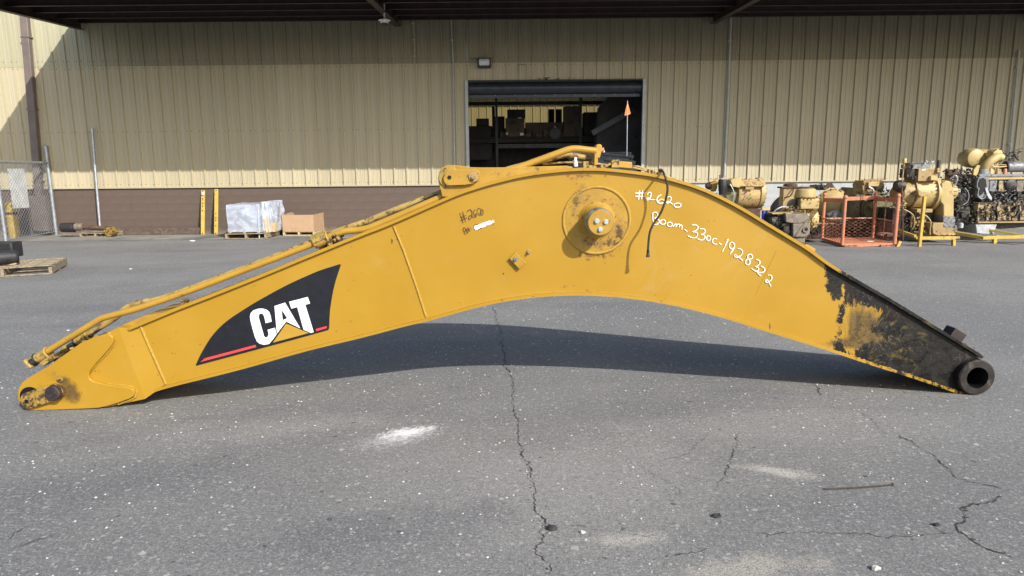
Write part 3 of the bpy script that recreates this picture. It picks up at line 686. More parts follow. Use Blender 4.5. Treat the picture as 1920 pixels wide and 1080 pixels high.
web(0, "side_plate", True); web(WID, "side_plate", False)

def flange(curve, xa, xb, th, outward, over, name, oilf, step=6):
    pts = []; x = xa
    while x <= xb+.01: pts.append(B(x, interp(curve, x), 0)); x += step
    vs = []; oil = []
    for i, p in enumerate(pts):
        t = (pts[min(i+1, len(pts)-1)]-pts[max(i-1, 0)]); t.y = 0; t.normalize(); n = Vector((-t.z, 0, t.x))*outward
        for (oy, on) in ((-over, 0), (-over, th), (WID+over, th), (WID+over, 0)): vs.append(p+Vector((0, oy, 0))+n*on); oil.append(oilf(xa+i*step))
    n = len(pts); fs = []
    for i in range(n-1):
        a = i*4; b = a+4
        for j in range(4): fs.append((a+j, a+(j+1) % 4, b+(j+1) % 4, b+j))
    fs += [(0, 1, 2, 3), (4*n-1, 4*n-2, 4*n-3, 4*n-4)]
    m = MB(); m.add(vs, fs); o = part(name, m, "boom_yellow_paint", boom, ang=30)
    attrs(o.data, oil, [min(.5, q*.6) for q in oil], [.45 if 930 < xa+(i//4)*step < 1330 else .3 for i in range(len(oil))]); return o
ss = lambda x, a, b: max(0, min(1, (x-a)/(b-a)))
flange(TOP, 246, 1840, .019, 1, .026, "top_plate", lambda x: .9*ss(x, 1535, 1600))
flange(BOT, 290, 1806, .018, 1, .020, "bottom_plate", lambda x: .40*ss(x, 1540, 1620)+.15*ss(x, 1740, 1800))

# nose casting
kt = [(150, 644), (195, 627), (222, 614)]
wt = [(262, 609)]; 
m = MB(); fr = [B(*q, -.02) for q in kt]+[B(*q, -.002) for q in ((246, 615), (265, 609), (311, 719))]+[B(*q, -.020) for q in ((290, 735), (272, 748), (205, 762.5), (150, 766))]
n = len(fr); bkv = [q+Vector((0, WID+.04-(q.y-B(*px_of(q)).y)*0, 0)) for q in fr]
# front faces: flat cheek, then the bent strip up to the box
ktop, kbot = 2, 7
m.add(fr+bkv, [(0, 1, 2, 7), (0, 7, 8, 9), (2, 3, 4, 5), (2, 5, 6, 7)]+[(i, (i+1) % n, (i+1) % n+n, i+n) for i in range(n)]+[tuple(range(2*n-1, n-1, -1))])
o = part("nose_casting", m, "boom_yellow_paint", boom, ang=2)
co = [v.co+o.location+boom.location for v in o.data.vertices]; st = [stains(*px_of(c)) for c in co]; attrs(o.data, [0]*len(st), [0]*len(st), [.2]*len(st))
part("weld_seam", MB().tube([B(x, y, -.003) for x, y in ((264, 612), (272, 632), (288, 668), (302, 700), (311, 720))], .0085, 8), "weld_bead", boom)
part("weld_seam", MB().tube([B(x, y, -.001) for x, y in ((738, 424), (757, 470), (780, 535), (799, 594))], .0075, 8), "weld_bead", boom)
part("weld_seam", MB().tube([B(x, y, .0025) for x, y in ((1456, 470), (1432, 520), (1405, 578), (1392, 603))], .0035, 8), "boom_yellow_paint", boom)
def grid_plate(outline, off, th, name, mat):
    """thick plate cut to an outline"""
    m = MB(); m.slab([B(*q, off) for q in outline], (0, th, 0)); return part(name, m, mat, boom, bevel=.004)
NOSE = [(33, 748), (33.5, 730), (40, 718), (52, 709), (90, 686.7), (120, 665.5), (137, 653.5), (150, 644), (172, 634), (195, 627.5)]
NOSE += [(205, 627), (211, 632), (212.5, 640), (208, 649), (195, 664), (178, 683), (168, 696), (165.5, 704), (168, 711), (176, 716), (203, 722), (230, 725), (242, 727), (250, 731), (252, 737), (250, 743), (243, 747.5), (225, 754), (203, 761), (185, 765), (160, 766.5), (110, 768.5), (58, 770), (48, 766), (39, 758)]
o = grid_plate(NOSE, -.052, .034, "nose_plate", "boom_yellow_paint")
me = o.data; nv = len(me.vertices); stt = [stains(*px_of(v.co+o.location+boom.location)) for v in me.vertices]; attrs(me, [0]*nv, [s_[1]*.3 for s_ in stt], [.3]*nv)
m = MB(); m.slab([q+Vector((0, WID+.02, 0)) for q in [B(*r, 0) for r in NOSE]], (0, .034, 0)); part("nose_plate", m, "cast_yellow", boom)
wd = smooth_curve([(203, 624.5), (213, 631), (214.5, 641), (209, 651), (196, 666), (179, 685), (168.5, 698), (167, 706), (171, 713), (180, 717.5), (203, 720.5), (230, 723.5), (244, 725.5), (253, 731), (255, 739), (251, 746), (240, 751), (222, 757)], 5)
part("weld_seam", MB().tube([B(q.x, q.y, -.023) for q in wd], lambda t: .0095+.001*math.sin(t*90), 8), "weld_bead", boom)
# grease patch round the pin and the keeper plate
grs = MB(); gx = []
for i in range(46):
    for j in range(40): gx.append(B(60+i*2.5, 692+j*1.9, -.0535))
grs.add(gx, [(i*40+j, i*40+j+1, (i+1)*40+j+1, (i+1)*40+j) for i in range(45) for j in range(39)])
def mat_smear():
    k = NT("grease_smear"); at = k.n("ShaderNodeAttribute"); at.attribute_name = "smear"
    v = k.math('ADD', at.outputs["Fac"], k.math('MULTIPLY', k.math('SUBTRACT', k.noise(20, 8, .78), .5), 1.9)); al = k.ramp(v, .25, 1.35, 0, .8)
    al = k.math('MULTIPLY', al, k.ramp(at.outputs["Fac"], .03, .3)); k.l(al, k.b.inputs["Alpha"]); k.done((.10, .065, .03), .6, 0.)
mat_smear()
def mat_specks():
    k = NT("dirt_specks"); at = k.n("ShaderNodeAttribute"); at.attribute_name = "smear"; n1 = k.noise(24, 9, .82, dist=.6); n2 = k.noise(9, 7, .75)
    v = k.math('ADD', n1, k.math('MULTIPLY', at.outputs["Fac"], .20)); al = k.math('MULTIPLY', k.ramp(v, .63, .70, 0, .8), k.ramp(at.outputs["Fac"], .05, .25))
    fi = k.math('MULTIPLY', k.ramp(k.math('ADD', n2, k.math('MULTIPLY', at.outputs["Fac"], .25)), .55, .85, 0, .4), k.ramp(at.outputs["Fac"], .05, .4)); k.l(k.math('MAXIMUM', al, fi), k.b.inputs["Alpha"])
    k.done(k.mix(k.ramp(al, 0, .5), (.30, .21, .11), (.085, .045, .02)), .7, 0.)
mat_specks()
o = part("grease_smear", grs, "grease_smear", boom, fix=False)
sm = []
for v in o.data.vertices:
    x, y = px_of(v.co+o.location+boom.location); sm.append(min(1, blobv(x, y, 128, 728, 17, 20, .95)+blobv(x, y, 140, 745, 20, 14, .75)+blobv(x, y, 96, 700, 16, 14, .45)+blobv(x, y, 118, 712, 10, 8, .6)+blobv(x, y, 80, 740, 30, 20, .55)))
a = o.data.attributes.new("smear", 'FLOAT', 'POINT'); a.data.foreach_set("value", sm)
# keeper plate at the nose pin
c1 = B(56, 747, -.06); c2 = B(107, 733.5, -.06)
def capsule(a, b, ra, rb, yoff, th, n=14):
    d = (b-a); d.y = 0; ang = math.atan2(d.z, d.x); pts = []
    for i in range(n+1): t = ang+math.pi/2+math.pi*i/n; pts.append(a+Vector((math.cos(t)*ra, yoff, math.sin(t)*ra)))
    for i in range(n+1): t = ang-math.pi/2+math.pi*i/n; pts.append(b+Vector((math.cos(t)*rb, yoff, math.sin(t)*rb)))
    m = MB(); m.slab(pts, (0, th, 0)); return m
part("pin_recess", MB().lathe(c1+Vector((0, .009, .006)), (0, -1, 0), [(0, .068), (.003, .068)], 28), "bore_black", boom)
kp = part("keeper_plate", capsule(c1+Vector((.004, 0, -.006)), c2, .052, .052, -.024, .026), "grimy_yellow", boom, bevel=.003)
part("hub", MB().lathe(c1+Vector((.004, -.024, -.006)), (0, -1, 0), [(0, .038), (.012, .036), (.014, .028)], 24), "grimy_yellow", kp)
part("socket", MB().lathe(c1+Vector((.004, -.0385, -.006)), (0, -1, 0), [(0, .014), (.001, .014)], 6), "bore_black", kp)
pn = part("rubber_plug", MB().lathe(c2+Vector((0, -.022, 0)), (0, -1, 0), [(0, .050), (.026, .048), (.032, .043)], 28), "dark_rubber_brown", boom)
part("plug_bolt", MB().lathe(c2+Vector((.0, -.054, 0)), (0, -1, 0), [(0, .023), (.004, .021)], 8), "rubber_black", pn)
part("stop_block", MB().box(B(112, 712, -.058), (.04, .012, .032), Matrix.Rotation(.5, 3, 'Y')), "grimy_yellow", boom, bevel=.006)
# raised pad on the top of the nose
m = MB(); m.slab([B(x, y, .06) for x, y in ((216, 619), (232, 608), (272, 591.5), (284, 590), (306, 587), (333, 577), (336, 583), (280, 605), (240, 622))], (0, .38, 0)); part("top_pad", m, "cast_yellow", boom, bevel=.004)
m = MB(); r = random.Random(3)
for i in range(16):
    x = r.uniform(60, 255); y = 690-(x-60)*.42+r.uniform(-2, 1)
    m.sphere(B(x if x > 90 else 90+r.uniform(0, 40), interp([(60, 705), (90, 686), (150, 643), (205, 624), (255, 603)], x)+1, r.uniform(.02, .4)), r.uniform(.008, .022), 7, (1.4, 1, .7))
part("dried_mud", m, "grimy_yellow", boom, kind='stuff')

# main boss in the middle
BC = B(1118.5, 413, 0)
part("boss_plate", MB().lathe(BC+Vector((0, .003, 0)), (0, -1, 0), [(0, .212), (.009, .205)], 64), "cast_yellow", boom)
part("boss_weld", MB().torus(BC+Vector((0, -.005, 0)), (0, 1, 0), .208, .0095, 72, 8), "weld_bead", boom)
part("boss_neck", MB().lathe(BC+Vector((0, -.005, 0)), (0, -1, 0), [(0, .118), (.012, .104), (.03, .092), (.05, .088)], 48), "cast_yellow", boom)
bp = part("boss_pin", MB().lathe(BC+Vector((0, -.05, 0)), (0, -1, 0), [(0, .086), (.105, .086), (.112, .082)], 48), "bare_steel", boom)
part("end_cap", MB().lathe(BC+Vector((0, -.163, 0)), (0, -1, 0), [(0, .077), (.032, .077), (.036, .073)], 48), "cast_yellow", bp)
for (x, y) in ((1119, 414.5), (1136, 416), (1125.5, 430)):
    d = B(x, y, -.20); m = MB().lathe(d, (0, -1, 0), [(0, .0125), (.014, .0125)], 6); part("bolt", m, "bolt_zinc", bp); 
    part("washer", MB().lathe(d, (0, -1, 0), [(0, .016), (.003, .016)], 16), "bolt_zinc", bp)

ds = MB(); ds.add([B(1046+i*2.5, 338+j*2.5, -.0118) for i in range(60) for j in range(58)], [(i*58+j, i*58+j+1, (i+1)*58+j+1, (i+1)*58+j) for i in range(59) for j in range(57)])
o = part("dirt_film", ds, "dirt_specks", boom, fix=False); sm = []
for v in o.data.vertices:
    x, y = px_of(v.co+o.location+boom.location); t = max(0, min(1, (y-325)/75)); xl = 1098-22*t
    q_ = blobv(x, y, 1125, 455, 38, 14, .6)+blobv(x, y, 1160, 435, 14, 24, .6)+blobv(x, y, xl, y, 9, 9, .5)*(y < 405)+blobv(x, y, 1110, 375, 34, 16, .35)+blobv(x, y, 1120, 415, 55, 55, .3)
    sm.append(min(1, q_)*(0 if x < 1048 or x > 1192 or y < 341 or y > 478 else 1))
o.data.attributes.new("smear", 'FLOAT', 'POINT').data.foreach_set("value", sm)

# bracket, studs
def rotpl(c, w_, h_, th, ang):
    return MB().box(c, (w_, th, h_), Matrix.Rotation(ang, 3, 'Y'))
br = part("hose_bracket", MB().slab([B(955, 484.5, -.028), B(967.5, 473.5, -.028), B(987, 493.5, -.028), B(974, 505.5, -.028)], (0, .010, 0)), "cast_yellow", boom, bevel=.002)
part("bracket_foot", MB().slab([B(974, 505, -.020), B(987, 493, -.020), B(987, 493, -.15), B(974, 505, -.15)], (-.004, 0, -.004)), "cast_yellow", br)
part("spacer", MB().lathe(B(966, 486.5, 0), (0, -1, 0), [(0, .02), (.02, .02)], 12), "cast_yellow", br)
part("bolt", MB().lathe(B(966, 486.5, -.028), (0, -1, 0), [(0, .015), (.003, .015), (.0031, .010), (.014, .010)], 8), "bare_steel", br)
part("stud", MB().lathe(B(991.5, 472, .0), (0, -1, 0), [(0, .015), (.012, .013), (.0121, .008), (.03, .008)], 10), "machine_tan", boom)
m = MB().lathe(B(944, 513, .003), (0, -1, 0), [(0, .008), (.006, .004)], 7); part("chip", m, "rust_brown", boom)
m = MB()
for (x, y) in ((735, 446), (1444, 607)): m.slab([B(x-1, y, -.003), B(x+1.5, y-.5, -.003), B(x+1, y+10, -.003), B(x-.5, y+11, -.003)], (0, .003, 0))
part("weld_tick", m, "grimy_yellow", boom)

# right end: collar and dirty lug
cc = B(1833, 708.5, -.06); cr = cc.z-.001; cr = min(cr, .118)
m = MB(); Y_ = cc.y
m.lathe(cc, (0, 1, 0), [(.0, cr*.60), (.0, cr*.94), (.008, cr), (.055, cr), (.06, cr*.96), (WID+.06, cr*.96), (WID+.065, cr), (WID+.12, cr), (WID+.12, cr*.60)], 56, cap=False)
cl = part("foot_collar", m, "oily_steel", boom)
part("bore", MB().lathe(cc, (0, 1, 0), [(.012, cr*.605), (.02, cr*.57), (WID+.11, cr*.57), (WID+.115, cr*.1)], 48, cap=False), "bore_black", cl)
m = MB(); m.slab([B(x, y, -.001) for x, y in ((1803, 739), (1797, 706), (1799, 648.5), (1838, 673), (1836, 681), (1820, 684), (1812, 696), (1810, 710), (1812, 724), (1819, 738))], (0, WID, 0)); part("foot_web", m, "oily_steel", boom)
m = MB(); c = B(1787, 628, .2); m.box(c, (.095, .10, .085), Matrix.Rotation(R_(31), 3, 'Y')); part("grease_block", m, "dark_rubber_brown", boom, bevel=.004)
m = MB(); r = random.Random(5)
for i in range(60):
    x = r.uniform(1565, 1845); p = B(x, interp(TOP, x), r.uniform(-.02, .3))+Vector((0, 0, .020)); m.sphere(p, r.uniform(.004, .013), 6, (1.5, 1, .6))
part("dried_mud", m, "oily_steel", boom, kind='stuff')
m = MB()
for i in range(70):
    x = r.uniform(1545, 1800); p = B(x, interp(BOT, x)-r.uniform(2.5, 6), -.016); m.sphere(p, r.uniform(.002, .006), 6, (1.8, .6, .7))
part("dried_mud", m, "pipe_yellow_dirty", boom, kind='stuff')
m = MB(); m.sphere(B(1838, 680, -.03), .03, 10, (1.3, .8, .4)); part("dried_mud", m, "machine_tan", boom)

# hydraulic pipes
p1 = [(90, 658), (140, 627.5), (183, 601), (194, 596), (212, 591), (250, 581), (300, 564.5), (360, 543.5), (451, 509), (503, 489.5), (555, 469.5), (590, 456)]
q1 = [B(q.x, q.y, .10) for q in smooth_curve(p1, 5)]; part("hydraulic_pipe", MB().tube(q1, .0205, 14), "pipe_yellow", boom)
p1b = [(612, 446), (630, 439), (648, 433.5), (670, 431.5), (688, 428.5), (705, 422), (735, 409.5), (810, 377), (860, 356), (910, 334), (960, 318.5), (1010, 300.5), (1047, 287), (1066, 280.5), (1080, 279), (1100, 281), (1118, 283)]
q1 = [B(q.x, q.y, .10) for q in smooth_curve(p1b, 5)]; part("hydraulic_pipe", MB().tube(q1, .0215, 14), "pipe_yellow", boom)
p2 = [(168, 626), (190, 612), (215, 596), (232, 581.5), (242, 575), (258, 568.5), (285, 563.5), (305, 559), (360, 540), (451, 506), (555, 466), (592, 452)]
q1 = [B(q.x, q.y, .27) for q in smooth_curve(p2, 5)]; part("hydraulic_pipe", MB().tube(q1, .0205, 14), "pipe_yellow_dirty", boom)
p2b = [(612, 443), (645, 429.5), (685, 416), (735, 396), (785, 376.5), (829, 361), (870, 345), (925, 326), (985, 309), (1025, 299), (1048, 292.5), (1062, 291), (1085, 294), (1113, 299)]
q1 = [B(q.x, q.y, .22) for q in smooth_curve(p2b, 5)]; part("hydraulic_pipe", MB().tube(q1, .0205, 14), "pipe_yellow_dirty", boom)
def clampset(x, y, ang, off, L_, r_, mat="fitting_yellow", name="pipe_clamp"):
    c = B(x, y, off); R = Matrix.Rotation(ang, 3, 'Y'); d = R @ Vector((1, 0, 0)); m = MB()
    m.lathe(c-d*L_/2, d, [(0, r_*.86), (.004, r_), (L_-.004, r_), (L_, r_*.86)], 18); o = part(name, m, mat, boom)
    return o, c, d
# nose fittings: elbow flange at the very end, sleeve, bracket
o, c, d = clampset(80, 666.5, R_(-26), .10, .09, .034)
part("collar", MB().torus(c+d*.045, d, .036, .008, 20, 8), "fitting_yellow", o); part("collar", MB().torus(c-d*.045, d, .033, .006, 20, 8), "rubber_black", o)
o, c, d = clampset(62, 679, R_(-26), .10, .045, .027, "rubber_black", "pipe_elbow")
part("flange", MB().box(c-d*.02+Vector((0, 0, .004)), (.022, .075, .07), Matrix.Rotation(R_(-60)+R_(20), 3, 'Y')), "fitting_yellow", o, bevel=.008)
m = MB(); c = B(92, 675, .10); m.box(c, (.085, .07, .032), Matrix.Rotation(R_(-33), 3, 'Y')); m.box(B(96, 671, .07), (.02, .02, .02)); part("clamp_foot", m, "fitting_yellow", boom, bevel=.004)
part("bolt", MB().lathe(B(94, 672, .062), (0, -1, 0), [(0, .010), (.012, .010)], 6), "fitting_yellow", boom)
o, c, d = clampset(155, 634, R_(-30), .27, .10, .033); part("collar", MB().torus(c+d*.05, d, .035, .007, 20, 8), "fitting_yellow", o); part("collar", MB().torus(c-d*.05, d, .033, .006, 20, 8), "rubber_black", o)
o, c, d = clampset(134, 650, R_(-30), .27, .06, .026, "rubber_black", "pipe_elbow"); part("flange", MB().box(c-d*.03, (.03, .07, .06), Matrix.Rotation(R_(-30), 3, 'Y')), "fitting_yellow", o, bevel=.006)
part("clamp_foot", MB().box(B(117, 661, .22), (.06, .05, .03), Matrix.Rotation(R_(-33), 3, 'Y')), "fitting_yellow", boom, bevel=.004)
# middle clamp
for off, mt in ((.10, "fitting_yellow"), (.26, "fitting_yellow")):
    o, c, d = clampset(602-(off-.1)*20, 450.5-(off-.1)*20, R_(-22), off, .10, .040, mt); part("collar", MB().torus(c+d*.052, d, .038, .007, 20, 8), mt, o)
    part("split_line", MB().box(c+Vector((0, -.0405, -.002)), (.10, .003, .003), Matrix.Rotation(R_(-22), 3, 'Y')), "rubber_black", o)
m = MB(); m.slab([B(612, 448, .06), B(621, 445, .06), B(623, 461, .06), B(614, 464, .06)], (0, .02, 0)); m.slab([B(596, 462, .12), B(620, 452, .12), B(622, 462, .12), B(600, 471, .12)], (0, .16, 0)); part("clamp_foot", m, "grimy_yellow", boom, bevel=.002)
m = MB(); m.box(B(634, 449, .10), (.05, .05, .05), Matrix.Rotation(R_(-22), 3, 'Y')); part("clamp_foot", m, "rubber_black", boom, bevel=.008)
m = MB(); r = random.Random(9)
for i in range(14): m.sphere(B(r.uniform(622, 645), r.uniform(441, 452), r.uniform(.05, .2)), r.uniform(.008, .016), 7)
part("dried_mud", m, "grimy_yellow", boom, kind='stuff')
m = MB(); m.box(B(347, 566, .12), (.035, .05, .022)); m.box(B(349, 562.5, .12), (.045, .06, .008)); part("pipe_saddle", m, "grimy_yellow", boom, bevel=.002)
part("pipe_saddle", MB().cyl(B(347, 570, .14), B(352, 573.5, .14), .012), "grimy_yellow", boom)

# cylinder lug on top
LUG = [(829, 369), (826, 356), (822.5, 345), (821.5, 333), (824, 321), (830, 313.5), (840, 309), (856, 310), (877, 313.5), (905, 314), (942, 313.8), (985, 312.5), (1030, 311.5), (1062, 310.5), (1074, 313), (1068, 322), (1040, 326), (985, 334), (935, 345.5), (898, 356), (860, 370)]
m = MB(); m.slab([B(x, y, .045) for x, y in LUG], (0, .035, 0)); part("cylinder_lug", m, "cast_yellow", boom, bevel=.003)
m = MB(); m.slab([B(x, y, .045)+Vector((0, .33, 0)) for x, y in LUG], (0, .035, 0)); part("cylinder_lug", m, "cast_yellow", boom, bevel=.003)
lc = B(843.5, 332.5, .045)
part("lug_boss", MB().lathe(lc+Vector((-.004, .0, 0)), (0, -1, 0), [(0, .066), (.010, .064)], 32), "fitting_yellow", boom)
kp2 = MB(); a = B(843.5, 333, .02); ang = 0
pts = [B(x, y, .015) for x, y in ((834, 325), (838, 320), (845, 318.5), (893, 317.5), (899, 321), (899, 336), (888, 344), (872, 347), (838, 348), (832, 341), (831, 333))]
kp2.slab(pts, (0, .02, 0)); ko = part("keeper_plate", kp2, "cast_yellow", boom, bevel=.003)
part("hole", MB().lathe(lc+Vector((0, -.0315, 0)), (0, -1, 0), [(0, .0125), (.0015, .0125)], 18), "bore_black", ko)
part("bolt", MB().lathe(B(888, 331.7, .014), (0, -1, 0), [(0, .029), (.008, .029), (.0081, .016), (.022, .014)], 20), "machine_tan", ko)
m = MB(); m.cyl(B(820, 366, .2), B(765, 392, .2), .012); part("drain_hose", m, "rubber_black", boom)

# end bracket of the pipes, valve blocks, small lines
m = MB(); m.slab([B(1115, 284, .085), B(1121, 283, .085), B(1121, 309, .085), B(1114, 310, .085)], (0, .03, 0)); part("pipe_bracket", m, "pipe_yellow", boom, bevel=.003)
m = MB(); m.slab([B(1117, 273, .12), B(1121, 270, .12), B(1127, 270.5, .12), B(1129, 274, .12), B(1127, 288, .12), B(1124.5, 297, .12), B(1119, 296, .12)], (0, .10, 0)); part("pipe_bracket", m, "pipe_yellow", boom, bevel=.006)
part("red_plug", MB().cyl(B(1126, 281.5, .16), B(1132, 281.5, .16), .016), "cage_orange", boom); part("paint_drip", MB().sphere(B(1132, 284, .155), .008, 8), "plastic_white", boom)
m = MB(); m.cyl(B(1078, 299.5, .1), B(1080, 312, .1), .013); m.cyl(B(1077, 300, .1), B(1081, 300, .1), .018); part("tape_wrap", m, "plastic_white", boom)
m = MB(); m.tube([B(1018, 308, .16), B(1050, 305, .16), B(1085, 304, .16), B(1110, 306, .16), B(1135, 309, .16), B(1150, 311, .16)], .007, 8); part("small_line", m, "pipe_yellow_dirty", boom)
for c_, d_ in ((B(1098, 310, .14), (.035, .05, .05)), (B(1110, 313, .10), (.05, .05, .02)), (B(1130, 313, .12), (.03, .04, .035))): part("pipe_saddle", MB().box(c_, d_), "fitting_yellow", boom, bevel=.002)
m = MB(); m.slab([B(1158.5, 301.5, .12), B(1185, 304, .12), B(1186, 316, .12), B(1157, 313.5, .12)], (0, .10, 0)); vb = part("valve_block", m, "pipe_yellow", boom, bevel=.003)
m = MB(); m.box(B(1152, 307, .16), (.05, .09, .05)); m.cyl(B(1140, 309, .16), B(1150, 309, .16), .015); m.cyl(B(1135, 312, .13), B(1150, 305, .13), .008); part("valve_cap", m, "fitting_yellow", vb, bevel=.003)
m = MB(); m.tube([B(1186, 312, .15), B(1197, 312.5, .15), B(1215, 319, .15), B(1240, 326, .15), B(1272, 340.5, .15)], .008, 8); m.tube([B(1186, 314, .10), B(1215, 321, .10), B(1240, 330, .10), B(1270, 343, .10)], .006, 8); part("small_line", m, "pipe_yellow_dirty", boom)
m = MB(); m.cyl(B(1274, 342.5, .12), B(1291, 350, .12), .016, n=12); part("line_coupling", m, "rubber_black", boom)
for c_, d_ in ((B(1217, 323, .1), (.015, .05, .04)), (B(1224, 325, .1), (.015, .05, .04)), (B(1236, 330, .02), (.02, .05, .05))): part("pipe_saddle", MB().box(c_, d_), "fitting_yellow", boom, bevel=.002)
m = MB(); m.slab([B(1508, 460, .04), B(1513, 458, .04), B(1530, 467, .04), B(1527, 474, .04)], (0, .2, 0)); part("step_block", m, "pipe_yellow", boom, bevel=.003)
m = MB(); m.sphere(B(1350, 368, .05), .014, 8, (1.6, 1, .8)); m.sphere(B(1340, 364, .05), .01, 8, (2, 1, .8)); part("dried_mud", m, "rust_brown", boom, kind='stuff')
# dangling black hose
hp = smooth_curve([(1237, 322), (1241, 319.5), (1245, 326), (1248.5, 336), (1251.5, 349), (1250.5, 365), (1246, 381), (1240, 397), (1232, 410), (1224, 422), (1219, 434), (1216.5, 448), (1215.5, 462), (1215, 472)], 5)
n = len(hp); pts = [B(q.x, q.y, -.14+(.24 if i == 0 else max(0, .24*(1-i/12)))) for i, q in enumerate(hp)]
ho = part("dangling_hose", MB().tube(pts, .0068, 10), "rubber_black", boom)
part("hose_end", MB().lathe(pts[-1]+Vector((0, 0, .012)), (0, 0, -1), [(0, .009), (.03, .009), (.031, .012), (.045, .012)], 8), "oily_steel", ho)
part("hose_coupling", MB().sphere(pts[3], .015, 10), "rust_brown", ho)

# --- decal and handwriting ---
Z2 = lambda X, Y, off: B(200+X/4, 480+Y/4, off)
def flat(name, outline, mat, parent, off, holes=None):
    m = MB(); pl = [Z2(x, y, off) for x, y in outline]
    if holes:
        polys = [pl]+[[Z2(x, y, off) for x, y in h] for h in holes]; allp = [q for pp in polys for q in pp]; m.add(allp, [tuple(t) for t in tessellate_polygon(polys)])
    else: m.sheet(pl)
    return part(name, m, mat, parent, fix=False)
def loopc(pts, n=5): c = smooth_curve(pts+[pts[0]], n); return [(q.x, q.y) for q in c[:-1]]
OUT = [(q.x, q.y) for q in smooth_curve([(668, 818), (700, 748), (745, 668), (790, 600), (850, 533), (920, 474), (1000, 420), (1100, 357), (1200, 300), (1300, 245), (1400, 195), (1500, 150), (1600, 108), (1748, 61)], 4)]
OUT += [(1757, 67), (1740, 115), (1718, 185), (1700, 255), (1687, 325), (1676, 400), (1671, 470), (1669, 540), (1662, 555), (1400, 628), (1050, 722), (674, 822)]
dec = flat("logo_decal", OUT, "decal_black", boom, -.0035)
flat("red_stripe", [(703, 795), (737, 767), (1116, 666), (1122, 683)], "decal_red", dec, -.0055)
flat("red_stripe", [(1568, 548), (1650, 525), (1650, 541), (1573, 564)], "decal_red", dec, -.0055)
Cc = [(1238, 492), (1230, 450), (1220, 420), (1200, 402), (1170, 394), (1135, 395), (1100, 408), (1080, 428), (1074, 455), (1080, 492), (1095, 550), (1112, 608), (1128, 642), (1148, 658), (1180, 666), (1218, 660), (1245, 628), (1274, 588), (1262, 538), (1207, 553), (1215, 588), (1207, 606), (1192, 612), (1180, 600), (1160, 530), (1141, 462), (1142, 440), (1156, 430), (1172, 436), (1182, 455), (1192, 504)]
flat("letter", Cc, "decal_white", dec, -.0055)
flat("letter", [(1258, 376), (1338, 349), (1452, 542), (1346, 492), (1277, 582)], "decal_white", dec, -.0055, [[(1311, 402), (1321, 482), (1354, 466)]])
flat("letter", [(1368, 343), (1508, 307), (1526, 356), (1490, 366), (1553, 571), (1531, 577), (1477, 553), (1429, 383), (1385, 395)], "decal_white", dec, -.0055)
flat("logo_triangle", [(1346, 506), (1516, 578), (1246, 650)], "decal_yellow", dec, -.0075)

def strokes(name, lists, width, mat, conv, off=-.004, seed=1):
    m = MB(); r = random.Random(seed)
    for s_ in lists:
        pts = [Vector(q) for q in s_] if len(s_) < 3 else smooth_curve(s_, 5)
        if len(pts) == 2: pts = [pts[0].lerp(pts[1], t/6) for t in range(7)]
        q = [B(*conv(p[0], p[1]), off) for p in pts]; n = len(q); A, C = [], []
        for i in range(n):
            t = q[min(i+1, n-1)]-q[max(i-1, 0)]; t.y = 0; t.normalize(); nn = Vector((-t.z, 0, t.x)); ww = width*(.55+.75*r.random())*(.7 if i in (0, n-1) else 1)
            A.append(q[i]+nn*ww/2); C.append(q[i]-nn*ww/2)
        m.add(A+C, [(i, i+1, n+i+1, n+i) for i in range(n-1)]); off -= .00005
    return part(name, m, mat, boom, fix=False)
cv = lambda X, Y: (1180+X/4.697, 330+Y/4.697)
def ell(cx, cy, rx, ry, n=12, ph=0): return [(cx+rx*math.cos(2*math.pi*i/n+ph), cy+ry*math.sin(2*math.pi*i/n+ph)) for i in range(n+1)]
WH = [
 [(90, 123), (82, 210)], [(118, 127), (108, 207)], [(50, 150), (146, 149)], [(52, 179), (136, 179)],
 [(158, 163), (172, 145), (190, 148), (192, 168), (180, 195), (162, 211), (154, 203), (165, 193), (190, 207), (228, 207)],
 [(283, 164), (258, 178), (243, 203), (250, 230), (278, 241), (306, 232), (306, 213), (285, 205), (262, 215), (255, 228)],
 [(330, 190), (352, 181), (370, 192), (362, 218), (340, 240), (329, 232), (345, 224), (386, 250)],
 ell(425, 257, 30, 19),
 [(206, 326), (208, 370), (214, 416)], [(206, 326), (232, 319), (250, 335), (243, 358), (222, 372)], [(222, 372), (255, 382), (265, 405), (245, 425), (214, 428)],
 ell(297, 405, 22, 21), ell(357, 426, 23, 19),
 [(386, 448), (402, 425), (415, 427), (410, 450)], [(413, 440), (430, 424), (443, 428), (440, 452)], [(442, 440), (458, 432), (466, 445), (461, 471)],
 [(487, 470), (513, 490)],
 [(550, 430), (590, 432), (607, 452), (590, 478), (560, 490), (590, 495), (602, 515), (585, 542), (550, 542), (515, 524)],
 [(622, 466), (655, 466), (670, 485), (655, 508), (635, 515), (660, 522), (668, 540), (650, 560), (625, 562), (600, 551)],
 ell(698, 548, 17, 22), [(772, 557), (750, 549), (734, 565), (737, 588), (752, 598), (773, 600)], [(789, 590), (812, 602)],
 [(872, 554), (847, 610), (821, 666)], ell(905, 613, 22, 29), [(926, 628), (910, 655), (887, 688)],
 [(955, 638), (985, 645), (997, 670), (985, 697), (955, 716), (928, 708), (935, 692), (965, 715), (1000, 744)],
 ell(1064, 710, 22, 21), ell(1045, 758, 20, 24),
 [(1118, 734), (1146, 745), (1150, 770), (1128, 792), (1112, 798), (1136, 806), (1138, 828), (1115, 838), (1078, 814)],
 [(1160, 793), (1186, 808), (1194, 830), (1178, 848), (1148, 850), (1128, 838), (1130, 852), (1162, 882)],
 [(1222, 872), (1250, 876), (1257, 900), (1240, 925), (1212, 938), (1202, 926), (1215, 912), (1230, 935), (1248, 972)],
]
strokes("white_writing", WH[:8], .0058, "paint_marker_white", cv, -.0045, 1)
